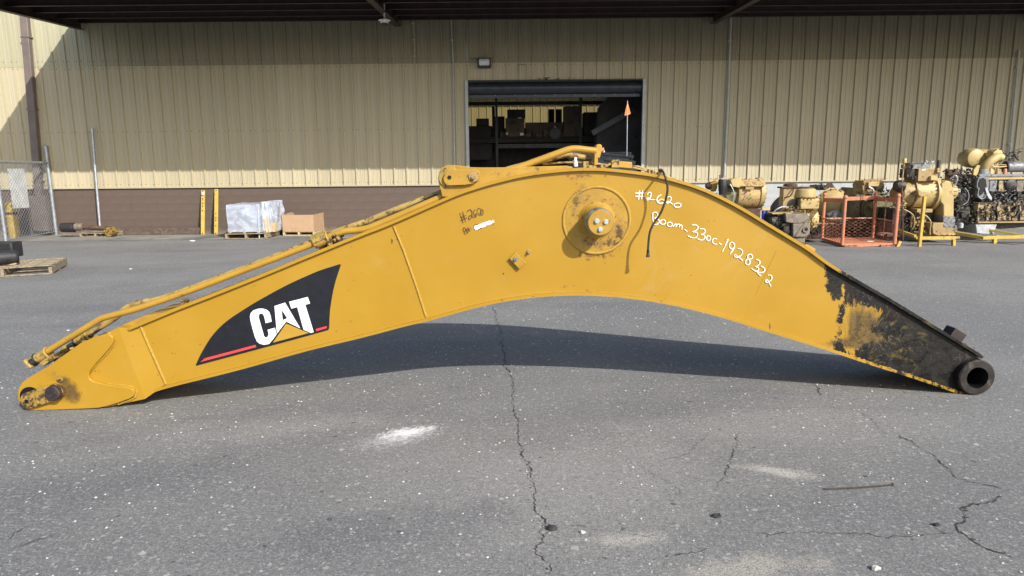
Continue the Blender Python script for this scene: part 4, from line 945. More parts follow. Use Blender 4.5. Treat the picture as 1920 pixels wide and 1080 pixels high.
strokes("white_writing", WH[8:], .0058, "paint_marker_white", cv, -.0045, 1)
cb = lambda X, Y: (860+X/15.43, 380+Y/15.43)
BK = [
 [(35, 295), (80, 420), (130, 590)], [(115, 250), (155, 400), (210, 570)], [(75, 440), (145, 405), (220, 360)], [(55, 515), (150, 475), (240, 440)],
 [(250, 275), (285, 218), (340, 205), (382, 255), (392, 330), (370, 430), (310, 490), (292, 450), (310, 390), (345, 362), (395, 400), (440, 438)],
 [(490, 190), (448, 230), (440, 310), (460, 390), (485, 425), (515, 385), (500, 335), (470, 340)],
 [(530, 250), (550, 190), (590, 158), (635, 190), (650, 270), (630, 350), (600, 360), (560, 290), (530, 300), (505, 400)],
 [(650, 200), (690, 205), (712, 270), (700, 335), (665, 355), (640, 310), (650, 200)],
 [(120, 762), (160, 835), (205, 925)], [(120, 762), (160, 728), (205, 750), (205, 800), (160, 840)],
 [(212, 750), (235, 820), (270, 890)], [(215, 750), (270, 790), (325, 828)], [(270, 712), (300, 770), (325, 828)], [(345, 728), (350, 742)], [(362, 772), (366, 785)],
]
strokes("black_writing", BK[:8], .0042, "marker_black", cb, -.0045, 2)
strokes("black_writing", BK[8:], .0042, "marker_black", cb, -.0045, 2)
wsq = [[(452, 745), (560, 690), (700, 640), (850, 590), (1030, 545)], [(455, 700), (600, 650), (760, 590), (900, 545), (1000, 520)], [(480, 780), (620, 720), (800, 650), (960, 590)], [(470, 720), (620, 690), (800, 620), (1000, 560)]]
strokes("white_correction_patch", wsq, .0105, "decal_white", cb, -.0045, 3)
strokes("black_writing", [[(575, 775), (620, 745), (680, 712)], [(450, 655), (500, 632), (530, 650)], [(790, 665), (830, 655), (880, 628)], [(990, 600), (1000, 635)], [(840, 595), (880, 575), (960, 560)], [(940, 520), (975, 512)]], .0035, "marker_black", cb, -.006, 4)

# ================================================================== LEFT SIDE OF THE YARD
def pallet(name, cx, cy, w_, d_, h_, rz, label, mat="timber_grey", group=None, nb=6):
    """slatted timber pallet; runs of deck boards over three stringers"""
    rt = root(name, (cx, cy, 0), label, "pallet", group); rt.rotation_euler.z = rz
    def bp_(nm, c, d, dz=0):
        me = MB().box((0, 0, 0), d).mesh(nm, (0, 0, 0)); me.materials.append(MATS[mat]); o = bpy.data.objects.new(nm, me); COL.objects.link(o); o.parent = rt
        o.location = c; o.rotation_euler = (rnd.uniform(-.01, .01), rnd.uniform(-.012, .012), rnd.uniform(-.012, .012))
        md = o.modifiers.new("bevel", 'BEVEL'); md.width = .003; md.segments = 1
    t = .018
    for k in (-1, 0, 1): bp_("stringer", (k*(w_/2-.025), 0, h_/2), (.045, d_, h_-2*t-.006))
    for i in range(nb): bp_("deck_board", (0, -d_/2+.05+(d_-.10)*i/(nb-1), h_-t/2), (w_, .095, t))
    for i in range(3): bp_("bottom_board", (0, -d_/2+.05+(d_-.10)*i/2, t/2+.004), (w_, .095, t))
    return rt
# foreground pallet with two black rollers
a = G(92, 512); b = G(12, 532); 
dirv = (b-a); dirv.z = 0; L1 = dirv.length
fp = pallet("pallet", a.x-.62, a.y+.10, 1.25, 1.05, .14, R_(22), "weathered grey pallet at the left edge carrying black rollers", "timber_grey", None, 6)
pr = a.y
def roller(px0, py0, px1, py1, Y0, Y1, r_, z, label, mat="rubber_black"):
    A = Vector((P(px0, py0, Y0).x, Y0, z)); Bv = Vector((P(px1, py1, Y1).x, Y1, z)); d = Bv-A; L_ = d.length
    return solo("roller", MB().lathe(A, d, [(0, r_*.3), (.0, r_*.72), (.02, r_*.93), (.05, r_), (L_-.05, r_), (L_-.02, r_*.93), (L_, r_*.72), (L_, r_*.3)], 28), mat, (A.x, A.y, z-r_), label, "roller")
Yr = a.y-.05
roller(-110, 525, 36, 487, Yr-.55, Yr+.05, .105, .255, "black rubber roller lying lower on the weathered pallet")
solo("black_block", MB().box((P(-40, 470, Yr+.6).x, Yr+.6, .31), (1.25, .25, .24)), "rubber_black", (P(-40, 470, Yr+.6).x, Yr+.6, .14), "flat black block behind the roller on the weathered pallet", "block", bevel=.02)
q = P(22, 503, Yr); solo("wood_block", MB().box((q.x-.02, Yr-.02, .185), (.22, .10, .08), Matrix.Rotation(.35, 3, 'Z')), "timber_pale", (q.x, Yr, .14), "small wood chock on the weathered pallet", "wood block", bevel=.004)

# chain link fence run, seen nearly edge on, with posts, rail and a white sheet
fxl, fyl = G(12, 458).x, G(12, 458).y; fxr, fyr = G(106, 441).x, G(106, 441).y
zp = lambda px, py, Y: P(px, py, Y).z
ft = root("chain_link_fence", (fxl, fyl, 0), "galvanised chain link fence panel with a white sheet at the left edge", "fence")
zr = zp(96, 305, fyr); ztop = zp(90, 275, fyr)
part("post", MB().cyl((fxr, fyr, 0), (fxr, fyr, ztop), .044), "galvanised", ft); part("post_cap", MB().sphere((fxr, fyr, ztop), .048, 12), "galvanised", ft)
part("post", MB().cyl((fxl, fyl, 0), (fxl, fyl, zr), .036), "galvanised", ft)
part("top_rail", MB().cyl((fxl-.0, fyl, zr), (fxr, fyr, zr), .026), "galvanised", ft)
part("bottom_rail", MB().cyl((fxl, fyl, .09), (fxr, fyr, .09), .012), "galvanised", ft)
m = MB(); A = Vector((fxl, fyl, .07)); Bq = Vector((fxr, fyr, .07)); dL = (Bq-A).length; dd = (Bq-A).normalized(); Hh = zr-.07; st = .105
def seg(u0, z0, u1, z1, side): 
    n_ = Vector((dd.y, -dd.x, 0))*.003*side; m.cyl(A+dd*u0+Vector((0, 0, z0))+n_, A+dd*u1+Vector((0, 0, z1))+n_, .0036, n=4)
k = -Hh
while k < dL:
    u0 = max(k, 0); z0 = u0-k; u1 = min(k+Hh, dL); z1 = u1-k
    if z1 > z0: seg(u0, z0, u1, z1, 1); seg(u0, Hh-z0, u1, Hh-z1, -1)
    k += st
part("chain_link_mesh", m, "galvanised", ft, kind='stuff')
s0 = .20; s1 = .85
m = MB(); n_ = Vector((dd.y, -dd.x, 0))*-.012
def fpnt(u, z): return A+dd*u+Vector((0, 0, z-.07))-n_*-1
for (pa, pb, pc, pd_) in (((15, 316), (47, 316), (57, 389), (26, 391)),):
    pts = []
    for (x, y) in (pa, pb, pc, pd_):
        d = ray(x, y); nn = Vector((dd.y, -dd.x, 0)); t = (A-Vector((0, 0, CAM_H))).dot(nn)/d.dot(nn); pts.append(Vector((0, 0, CAM_H))+d*t+nn*(.02 if nn.y < 0 else -.02))
    m.slab(pts, (0, .004, 0))
part("white_sheet", m, "plastic_white", ft)
m = MB()
for z in (.15, .7, 1.2): m.torus((fxr, fyr, z), (0, 0, 1), .048, .008, 16, 6)
part("tension_band", m, "galvanised", ft)
part("footing", MB().lathe((fxl, fyl, -.02), (0, 0, 1), [(0, .22), (.03, .2)], 14), "concrete_apron", ft)
# far fence rails and wires on the wall behind (another run going left)
f2 = root("chain_link_fence", (fxl-2, fyl-.3, 0), "chain link fence run continuing past the left edge of the picture", "fence")
part("post", MB().cyl((fxl-2.3, fyl-.1, 0), (fxl-2.3, fyl-.1, zr), .036), "galvanised", f2); part("top_rail", MB().cyl((fxl-2.3, fyl-.1, zr), (fxl, fyl, zr), .022), "galvanised", f2)
m = MB(); A = Vector((fxl-2.3, fyl-.1, .07)); Bq = Vector((fxl, fyl, .07)); dL = (Bq-A).length; dd = (Bq-A).normalized(); k = -Hh
while k < dL:
    u0 = max(k, 0); z0 = u0-k; u1 = min(k+Hh, dL); z1 = u1-k
    if z1 > z0: seg(u0, z0, u1, z1, 1); seg(u0, Hh-z0, u1, Hh-z1, -1)
    k += st
part("chain_link_mesh", m, "galvanised", f2, kind='stuff')
q = G(28, 446); q = Vector((q.x, min(q.y, WY-.35), 0))
bz = P(28, 378, q.y).z
bd = root("bollard", q, "yellow steel bollard behind the chain link fence by the wall", "bollard")
part("post", MB().lathe(q, (0, 0, 1), [(0, .115), (bz-.06, .115), (bz, .06)], 24), "stand_yellow", bd)
part("band", MB().lathe(q+Vector((0, 0, bz-.3)), (0, 0, 1), [(0, .117), (.06, .117)], 24), "rust_brown", bd)
solo("white_pipe", MB().tube([P(88, 396, WY-.08), P(89, 415, WY-.09), P(91, 435, WY-.1)], .022, 8), "plastic_white", P(91, 435, WY-.1), "short white pipe on the wall beside the right fence post", "pipe")
solo("grey_utility_box", MB().box(P(78, 400, WY-.12)+Vector((0, 0, 0)), (.38, .2, .85)), "downspout_brown", P(78, 440, WY-.12), "brown cover box at the foot of the downspout", "box", bevel=.01)

# galvanised pole leaning on the wall
a = P(172, 240, WY-.12); b = P(188, 431, WY-.30)
pl = root("leaning_pole", b, "slim galvanised pole leaning against the brown block wall", "pole"); part("pipe", MB().cyl(a, b, .030), "galvanised", pl); part("cap", MB().cyl(a, a+Vector((0, -.0, -.10)), .038), "galvanised", pl)
# pallet with hydraulic ram
q = G(176, 446); pp = pallet("pallet", q.x, q.y+.35, .72, .6, .11, 0, "small grey pallet under the hydraulic ram by the brown wall", "timber_grey", None, 4)
ram = root("hydraulic_ram", (q.x, q.y+.2, .11), "hydraulic ram with black barrel and yellow eye lying on a small pallet", "hydraulic cylinder")
ry = q.y+.15; za = .235
X = lambda px: P(px, 437, ry).x
part("barrel", MB().lathe((X(116), ry, za), (1, 0, 0), [(0, .07), (.02, .11), (.30, .115), (.32, .09)], 24), "rubber_black", ram)
part("gland", MB().lathe((X(143), ry, za+.01), (1, 0, 0), [(0, .085), (.16, .085), (.17, .06)], 20), "cast_iron", ram)
part("rod", MB().cyl((X(155), ry, za+.01), (X(202), ry, za-.03), .055), "rust_brown", ram)
part("eye", MB().lathe((X(209), ry-.12, .13), (0, 1, 0), [(0, .09), (.0, .105), (.22, .105)], 24), "grimy_yellow", ram)
part("pin", MB().lathe((X(209), ry-.13, .13), (0, 1, 0), [(0, .05), (.26, .05)], 16), "grimy_yellow", ram)
# sleeper against the wall
a = P(234, 436, WY-.2); b = P(378, 436, WY-.2)
solo("timber_sleeper", MB().box(((a.x+b.x)/2, WY-.2, .085), (b.x-a.x, .2, .16)), "timber_dark", ((a.x+b.x)/2, WY-.2, 0), "long dark timber sleeper lying along the foot of the brown wall", "sleeper", bevel=.012)
solo("white_kerb_strip", MB().box(((P(198, 438, WY-.08).x+P(234, 438, WY-.08).x)/2, WY-.08, .02), (.48, .10, .035)), "concrete_apron", (P(216, 438, WY-.08).x, WY-.08, 0), "short pale strip between ram and sleeper at the wall", "strip")
# two perforated yellow bars leaning
def bar(x0, y0, x1, y1, holes, label):
    a = P(x0, y0, WY-.06); bb = G(x1, y1); bb = Vector((P(x1, y1, min(bb.y, WY-.45)).x, min(bb.y, WY-.45), .0)); d = (a-bb); L_ = d.length; d.normalize()
    rt = root("perforated_bar", bb, label, "steel bar", "yellow perforated bars against the wall"); sx = Vector((1, 0, 0)); up = d; nr = sx.cross(up).normalized()
    rot = Matrix((sx, up.cross(sx).normalized(), up)).transposed()
    part("bar", MB().box(bb+d*L_/2, (.085, .05, L_), rot), "stand_yellow", rt, bevel=.008)
    for h in holes:
        t = (y1-h)/(y1-y0); p = bb+d*L_*t-rot @ Vector((0, .026, 0)); part("hole", MB().lathe(p+(rot @ Vector((0, .004, 0))), rot @ Vector((0, -1, 0)), [(0, .015), (.006, .015)], 12), "bore_black", rt)
    return rt
b1 = bar(381, 357, 380, 437, (359, 373, 381, 386, 394, 435), "left one of two yellow bars, with a white tag near its top")
part("paper_tag", MB().box(P(381, 363, WY-.17), (.05, .004, .07), Matrix.Rotation(.4, 3, 'Y')), "plastic_white", b1)
bar(406, 355, 405, 437, (358, 399, 407, 412, 421, 435), "right one of two yellow bars, without a tag")

# shrink-wrapped crate on two pallets
q = G(456, 449); cy_ = q.y+.55
xa, xb = P(422, 449, q.y).x, P(490, 449, q.y).x
pallet("pallet", (xa+xb)/2+.05, cy_+.02, xb-xa+.12, 1.1, .13, 0, "lower grey pallet under the shrink wrapped load", "timber_grey", None, 6)
u = root("pallet", ((xa+xb)/2, cy_, .132), "upper pale pallet directly under the shrink wrapped load", "pallet")
X0, X1 = P(430, 440, q.y+.1).x, P(488, 440, q.y+.1).x; zt_ = P(460, 386, q.y+.1).z; zb_ = P(460, 433, q.y+.1).z
part("deck_board", MB().box(((X0+X1)/2, cy_, zb_-.012), (X1-X0+.04, .95, .018)), "timber_pale", u)
for k in (0, .5, 1): part("stringer", MB().box((X0+.03+(X1-X0-.06)*k, cy_, (zb_-.02+.132)/2), (.05, .95, zb_-.02-.134)), "timber_pale", u)
wl = root("wrapped_load", ((X0+X1)/2, cy_, zb_), "boxy load in shiny shrink wrap on stacked pallets by the brown wall", "wrapped load")
part("carton", MB().box(((X0+X1)/2, cy_, (zb_+zt_)/2), (X1-X0-.02, .86, zt_-zb_-.02)), "box_grey_brown", wl)
def wrapmesh(cx, cy, cz_, dx, dy, dz, seed, sag=.02, bulge=1.):
    m = MB(); N = 14; vs = []; dx += .04; dy += .04; dz += .03
    for i in range(N*4):
        s_ = i/N; k = int(s_); t = s_-k; c = ((-1, -1), (1, -1), (1, 1), (-1, 1))[k]; d = ((1, -1), (1, 1), (-1, 1), (-1, -1))[k]
        x = c[0]+(d[0]-c[0])*t; y = c[1]+(d[1]-c[1])*t
        for j in range(11):
            z = j/10; w_ = mnoise.noise(Vector((i*.45, z*3.1, seed)))*sag
            vs.append(Vector((cx+x*(dx/2+w_+.005), cy+y*(dy/2+w_+.005), cz_+z*dz+.5*w_)))
    M_ = N*4; fs = [(i*11+j, ((i+1) % M_)*11+j, ((i+1) % M_)*11+j+1, i*11+j+1) for i in range(M_) for j in range(10)]
    m.add(vs, fs); top = [vs[i*11+10] for i in range(M_)]; c = sum(top, Vector())/M_+Vector((0, 0, .02)); o = len(m.v); m.v.append(c)
    m.f += [(i*11+10, ((i+1) % M_)*11+10, o) for i in range(M_)]; return m
part("wrap", wrapmesh((X0+X1)/2, cy_, zb_-.03, X1-X0, .88, zt_-zb_+.03, 1.5, .02), "shrink_wrap", wl)
m = MB(); A0 = Vector((X1+.01, cy_-.45, zb_+(zt_-zb_)*.42))
for i in range(9):
    t = i/8; e = Vector((X0+(X1-X0)*(.05+.9*t), cy_-.455, zt_-.01)); m.tube([e, e.lerp(A0, .5)+Vector((0, -.006, 0)), A0], .0065, 5)
m.tube([Vector((X1, cy_-.46, zt_)), Vector((X1-.005, cy_-.47, (zt_+zb_)/2)), Vector((X1-.01, cy_-.49, .02))], .014, 6)
part("wrap_fold", m, "shrink_wrap", wl)
part("side_carton", wrapmesh(X1+.13, cy_+.1, .14, .20, .7, zt_-.10, 4.4, .05), "shrink_wrap", wl)
part("side_carton", MB().box((X1+.13, cy_+.1, .14+(zt_-.2)/2), (.15, .6, zt_-.22)), "machine_grey", wl)
for dx_ in (.10, .17): part("timber_brace", MB().beam((X1+dx_, cy_-.30, .13), (X1+dx_-.05, cy_-.22, zt_-.12), .06, .03), "timber_pale", wl, bevel=.003)
part("timber_brace", MB().box((X1+.25, cy_-.2, .24), (.09, .2, .2)), "timber_pale", wl, bevel=.003)
part("timber_brace", MB().box((X0-.06, cy_-.1, zt_-.14), (.04, .1, .14)), "timber_pale", wl, bevel=.003)
# open cardboard box on a pallet
q = G(565, 443); Yb = q.y+.1; X0, X1 = P(531, 440, Yb).x, P(589, 440, Yb).x; zb_ = P(560, 434, Yb).z; zt_ = P(560, 403, Yb).z
pallet("pallet", (X0+X1)/2, Yb+.45, X1-X0+.02, .9, zb_, 0, "pale low pallet under the open cardboard box", "timber_pale", None, 5)
cbx = root("open_carton", ((X0+X1)/2, Yb+.45, zb_), "open brown cardboard box on a pale pallet by the brown wall", "cardboard box"); hz = zt_-zb_; w_ = X1-X0
for c, d in ((((X0+X1)/2, Yb, zb_+hz/2), (w_, .012, hz)), (((X0+X1)/2, Yb+.9, zb_+hz/2+.01), (w_, .012, hz))): part("wall", MB().box(c, d), "cardboard", cbx)
for s_ in (0, 1): part("wall", MB().box(((X0, X1)[s_], Yb+.45, zb_+hz/2), (.012, .9, hz)), "cardboard", cbx)
part("bottom", MB().box(((X0+X1)/2, Yb+.45, zb_+.01), (w_, .9, .01)), "cardboard_inside", cbx)
part("flap", MB().slab([(X0, Yb+.0, zt_), (X0+.18, Yb+.0, zt_+.02), (X0+.16, Yb+.3, zt_+.05), (X0, Yb+.3, zt_)], (0, 0, .008)), "cardboard", cbx)
# litter
for i, (x, y, s_) in enumerate(((361, 453, .05), (391, 434, .05), (418, 436, .04), (128, 620, .012), (245, 505, .02))):
    q = G(x, y); m = MB().sphere(q+Vector((0, 0, s_*.3)), s_, 7, (1.3, 1, .4))
    solo("litter_scrap", m, "plastic_white", q, ["white scrap on the asphalt in front of the yellow bars", "white scrap between the yellow bars at the wall", "white scrap right of the yellow bars at the wall", "tiny white scrap on asphalt above the boom's nose", "tiny white scrap on asphalt right of the weathered pallet"][i], "litter")
def rock(px, py, r_, mat, label, cat="stone"):
    q = G(px, py); m = MB().sphere(q+Vector((0, 0, r_*.45)), r_, 9, (1.25, .9, .6))
    m.v = [v+Vector((mnoise.noise(v*70), mnoise.noise(v*70+Vector((5, 1, 2))), mnoise.noise(v*70+Vector((9, 4, 2)))))*r_*.45 for v in m.v]; return solo("stone", m, mat, q, label, cat, ang=20)
rock(1093, 1000, .012, "pebble_pale", "pale pebble in the foreground right of the long crack"); rock(1034, 993, .020, "crack_dark", "black lump beside the long crack in the foreground", "lump")
rock(872, 608, .016, "pebble_pale", "pale pebble in the sunlight under the arch"); rock(1756, 986, .013, "crack_dark", "dark pebble near the widest crack at lower right")
rock(1641, 1068, .014, "pebble_pale", "pale pebble at the very bottom right of centre"); rock(1345, 970, .016, "crack_dark", "dark crumb on the asphalt left of the twig")
tw = [G(1545, 919), G(1590, 917.5), G(1640, 914), G(1673, 911)]; m = MB().tube([p+Vector((0, 0, .006)) for p in tw], .0042, 6); m.sphere(tw[-1]+Vector((0, 0, .007)), .008, 7); solo("twig", m, "twig_brown", tw[0], "thin brown twig lying straight on the asphalt at lower right", "twig")
m = MB(); r = random.Random(12)
for i in range(2600):
    x = r.uniform(-3.8, 4.2); y = r.uniform(1.9, 9) ; s_ = r.choice((.0022, .003, .004, .0055))*(1+.08*y); c = Vector((x, y, s_*.2)); a = r.uniform(0, 3)
    q = [c+Vector((math.cos(a+k*1.57+r.uniform(-.3, .3))*s_*r.uniform(.7, 1.4), math.sin(a+k*1.57)*s_*r.uniform(.7, 1.4), 0)) for k in range(4)]; m.add(q+[c+Vector((0, 0, s_*.7))], [(0, 1, 4), (1, 2, 4), (2, 3, 4), (3, 0, 4)])
solo("grit", m, "pebble_pale", (0, 4, 0), "fine pale grit scattered over the asphalt", "grit", kind='stuff')

# ================================================================== MACHINES ON THE RIGHT
def ps(Y): return Y/F_PX*1.0
class K:                                                    # builder for one machine: sizes in photo units at the machine's own distance
    def __init__(s, name, px, py, Y, label, cat, group=None):
        s.Y = Y; g_ = P(px, py, Y); s.rt = root(name, (g_.x, Y, 0), label, cat, group); s.u = Y*.985/F_PX*1.02
    def p(s, x, y, d=0.): q = P(x, y, s.Y); return q+Vector((0, d, 0))
    def box(s, n, x0, x1, y0, y1, d0, d1, mat, bevel=.006, rot=0, parent=None):
        a = s.p(x0, y1); b = s.p(x1, y0); c = (a+b)/2; c.y = s.Y+(d0+d1)/2
        return part(n, MB().box(c, (abs(b.x-a.x), abs(d1-d0), abs(b.z-a.z)), Matrix.Rotation(rot, 3, 'Y') if rot else None), mat, parent or s.rt, bevel=bevel)
    def hx(s, n, cy, prof, d, mat, seg=28, parent=None):     # round about a left-right axis, prof=[(px x, radius px)]
        x0 = prof[0][0]; a = s.p(x0, cy, d); return part(n, MB().lathe(a, (1, 0, 0), [((x-x0)*s.u, r*s.u) for x, r in prof], seg), mat, parent or s.rt)
    def hz(s, n, cx, prof, d, mat, seg=24, parent=None):     # upright axis, prof=[(px y, radius px)] top to bottom
        y0 = prof[0][0]; a = s.p(cx, y0, d); return part(n, MB().lathe(a, (0, 0, -1), [((y-y0)*s.u, r*s.u) for y, r in prof], seg), mat, parent or s.rt)
    def hy(s, n, cx, cy, prof, d, mat, seg=24, parent=None): # facing us, prof=[(m towards us, radius px)]
        a = s.p(cx, cy, d); return part(n, MB().lathe(a, (0, -1, 0), [(t, r*s.u) for t, r in prof], seg), mat, parent or s.rt)
    def tube(s, n, pts, r_, mat, parent=None, seg=8):
        q = [s.p(x, y, d) for x, y, d in pts]
        if len(q) > 2: q = smooth_curve(q, 4)
        return part(n, MB().tube(q, r_*s.u, seg), mat, parent or s.rt)
    def slab(s, n, pts, d, th, mat, bevel=.004, parent=None):
        m = MB(); m.slab([s.p(x, y, d) for x, y in pts], (0, th, 0)); return part(n, m, mat, parent or s.rt, bevel=bevel)
    def beam(s, n, x0, y0, x1, y1, d, w_, mat, dep=None, parent=None, d1=None):
        return part(n, MB().beam(s.p(x0, y0, d), s.p(x1, y1, d if d1 is None else d1), w_*s.u, (dep or w_)*s.u), mat, parent or s.rt, bevel=.004)
    def boltsx(s, n, x, cy, R, cnt, d, mat, r_=1.1, h=1.5):  # ring of bolts on a left-right axis
        m = MB()
        for i in range(cnt):
            a = 2*math.pi*i/cnt; c = s.p(x, cy, d)+Vector((0, math.cos(a), math.sin(a)))*R*s.u; m.lathe(c, (1, 0, 0), [(0, r_*s.u), (h*s.u, r_*s.u)], 6)
        return part(n, m, mat, s.rt)
    def bolts(s, n, pts, d, mat, r_=1.1):
        m = MB()
        for x, y in pts: m.lathe(s.p(x, y, d), (0, -1, 0), [(0, r_*s.u), (.02, r_*s.u)], 6)
        return part(n, m, mat, s.rt)
    def clutter(s, n, x0, x1, y0, y1, d0, d1, cnt, mat, seed, sz=2.2):
        """small castings, bolts, plugs and pipe ends, the kind nobody would count"""
        m = MB(); r = random.Random(seed)
        for i in range(int(cnt*1.5)):
            c = s.p(r.uniform(x0, x1), r.uniform(y0, y1), r.uniform(d0, d1)); k = sz*.62*s.u*r.uniform(.3, 1.); t = r.random()
            if t < .35: m.box(c, (k*r.uniform(.6, 2.2), k*r.uniform(.6, 1.6), k*r.uniform(.5, 1.5)), Matrix.Rotation(r.uniform(-.5, .5), 3, 'Y'))
            elif t < .75:
                ax = r.choice(((1, 0, 0), (0, -1, 0), (0, 0, 1), (.7, -.5, .5))); m.lathe(c, ax, [(0, k*.5), (k*.7, k*.5), (k*.7, k*.3), (k*1.3, k*.3)], 8)
            else: m.tube([c, c+Vector((k*r.uniform(-2, 2), -k*.5, k*r.uniform(-1, 2))), c+Vector((k*r.uniform(-4, 4), 0, k*r.uniform(-3, 3)))], k*.16, 5)
        return part(n, m, mat, s.rt, kind='stuff')

# 1 -- grimy cream transmission behind the boom
k = K("transmission", 1385, 430, 13.6, "cream oil-stained transmission with a black canister just behind the boom", "transmission")
k.hx("housing", 366, [(1384, 21), (1388, 27), (1392, 28.5), (1428, 26.5), (1430, 24)], .35, "machine_rusty", 32)
k.hx("end_flange", 363, [(1428, 24), (1430, 29), (1438, 29), (1440, 25), (1443, 16)], .35, "machine_cream", 32)
k.boltsx("bolt", 1439, 363, 26, 18, .35, "rust_brown")
k.boltsx("bolt", 1389.5, 366, 26.5, 18, .35, "rust_brown")
k.hx("bell", 368, [(1362, 15), (1366, 20), (1384, 22)], .35, "machine_olive", 28)
k.slab("top_cover", [(1374, 350), (1376, 342), (1384, 338), (1424, 336), (1434, 341), (1434, 350)], .0, .5, "machine_rusty", .01)
k.slab("top_cover", [(1368, 338), (1374, 335), (1388, 334), (1390, 345), (1385, 352), (1372, 350)], -.05, .3, "machine_cream", .01)
k.hz("canister", 1354, [(336.5, 7), (338, 7.8), (356, 7.6), (358, 6.6), (368, 6.4)], -.05, "rubber_black")
k.slab("yellow_cover", [(1337, 350), (1338, 342), (1347, 339), (1348, 352), (1345, 359), (1340, 360)], .1, .15, "cast_yellow")
k.hx("pump", 349, [(1328, 3), (1331, 6), (1338, 8), (1342, 8)], .2, "rust_brown")
k.tube("oil_line", [(1366, 345, -.1), (1371, 356, -.12), (1373, 366, -.1), (1373, 382, -.05)], 1.1, "machine_silver")
k.tube("breather", [(1353, 337, .1), (1352.5, 328, .1)], 1.2, "rust_brown"); k.tube("hose", [(1357, 336, .1), (1361, 332, .1), (1364, 330, .1)], .8, "machine_silver")
k.bolts("bolt", [(1396, 374), (1410, 371), (1420, 380), (1403, 385)], .06, "rust_brown", .8)
k.box("name_plate", 1398, 1414, 350.5, 355, .0, .012, "machine_tan", 0); k.slab("lug", [(1394, 365), (1399, 359), (1403, 360), (1397, 366)], .05, .04, "rust_brown")
k.clutter("fittings", 1330, 1436, 335, 346, -.02, .3, 70, "machine_rusty", 21, 4); k.clutter("fittings", 1332, 1385, 344, 366, .0, .3, 60, "machine_grease", 22, 4); k.clutter("fittings", 1438, 1444, 344, 372, .2, .4, 16, "machine_grease", 23, 3)
k.box("steel_stand", 1350, 1430, 392, 449, .1, .7, "rust_brown")
# 2 -- pair of blue filters on a bracket
k = K("filter_stand", 1436, 445, 13.1, "two upright blue oil filters on a bracket beyond the boom edge", "oil filters")
for x in (1432, 1439.5): f_ = k.hz("oil_filter", x, [(394, 2.9), (396, 3.5), (428, 3.5), (430, 2.5)], 0, "filter_blue"); 
k.box("filter_head", 1427, 1443, 389, 394.5, -.04, .04, "machine_cream"); k.box("bracket", 1431, 1441, 430, 449, .02, .06, "rust_brown")
# 3 -- black tyre behind
Yt = 14.4; c = P(1484, 408, Yt); rt_ = 42*Yt/F_PX
ty2 = root("tyre", (c.x, Yt, 0), "dark worn tyre standing behind the grey cast block", "tyre")
part("carcass", MB().lathe((c.x, Yt-.14, rt_), (0, 1, 0), [(0, rt_*.58), (.0, rt_*.7), (.03, rt_*.9), (.08, rt_), (.20, rt_), (.25, rt_*.9), (.28, rt_*.58)], 48), "rubber_black", ty2)
part("rim", MB().lathe((c.x, Yt-.10, rt_), (0, 1, 0), [(0, rt_*.57), (.02, rt_*.50), (.10, rt_*.30)], 32), "rust_brown", ty2)
# 4 -- swivel / pump unit, yellow
k = K("pump_unit", 1500, 450, 13.5, "yellow swing drive with a bolted round collar beside the grey block", "machine part")
k.box("block", 1469, 1497, 352, 392, .06, .26, "machine_tan", .015); k.hz("top_flange", 1493, [(344.5, 6), (346, 12.5), (349.5, 13), (350, 7), (353, 7)], .28, "rust_brown")
k.box("top_plate", 1467, 1502, 350, 353.5, .04, .28, "rust_brown"); k.hz("collar", 1514, [(353, 14), (355, 18.5), (361, 19.5), (369, 19.5), (371, 18)], .1, "machine_cream", 32)
k.hz("lid", 1513, [(350.5, 12), (352, 15), (354, 15)], .1, "rust_brown")
k.bolts("bolt", [(1500, 369), (1506, 371), (1513, 371.5), (1520, 371), (1527, 369)], -.10, "rust_brown", 1.6)
k.box("body", 1497, 1534, 372, 392, -.08, .4, "machine_cream", .02); k.hy("port", 1489, 384, [(0, 11), (.05, 11), (.05, 8), (.0, 8)], .1, "machine_grease"); k.hy("port_bore", 1489, 384, [(0, 8), (.012, 8)], .06, "bore_black")
k.hx("barrel", 415, [(1474, 18), (1480, 24), (1484, 26), (1519, 26), (1520, 28), (1524, 28), (1526, 24), (1535, 24)], .25, "machine_cream", 36)
k.hx("band", 415, [(1511, 26.6), (1513, 26.6)], .25, "rust_brown", 36)
k.tube("hose", [(1470, 371, -.0), (1480, 367, -.05), (1488, 355, .0), (1492, 350, .1)], 1.1, "rubber_black"); k.tube("hose", [(1441, 403, -.15), (1447, 393, -.2), (1458, 387, -.2), (1472, 388, -.1)], 1.3, "machine_silver")
k.bolts("bolt", [(1500, 378), (1516, 380), (1529, 384), (1532, 377)], -.09, "rust_brown", .8)
k.clutter("fittings", 1466, 1500, 386, 394, -.1, .1, 26, "machine_tan", 31, 4); k.clutter("fittings", 1514, 1532, 400, 425, -.15, -.05, 18, "machine_cream", 32, 5); k.clutter("fittings", 1488, 1522, 349.5, 352, .0, .4, 26, "rust_brown", 33, 2)
k.box("skid", 1472, 1540, 438, 449, .0, .5, "rust_brown"); k.clutter("fittings", 1514, 1538, 420, 442, -.1, .1, 60, "machine_grease", 34, 5); k.clutter("fittings", 1478, 1532, 390, 400, -.1, .0, 30, "machine_tan", 35, 3)
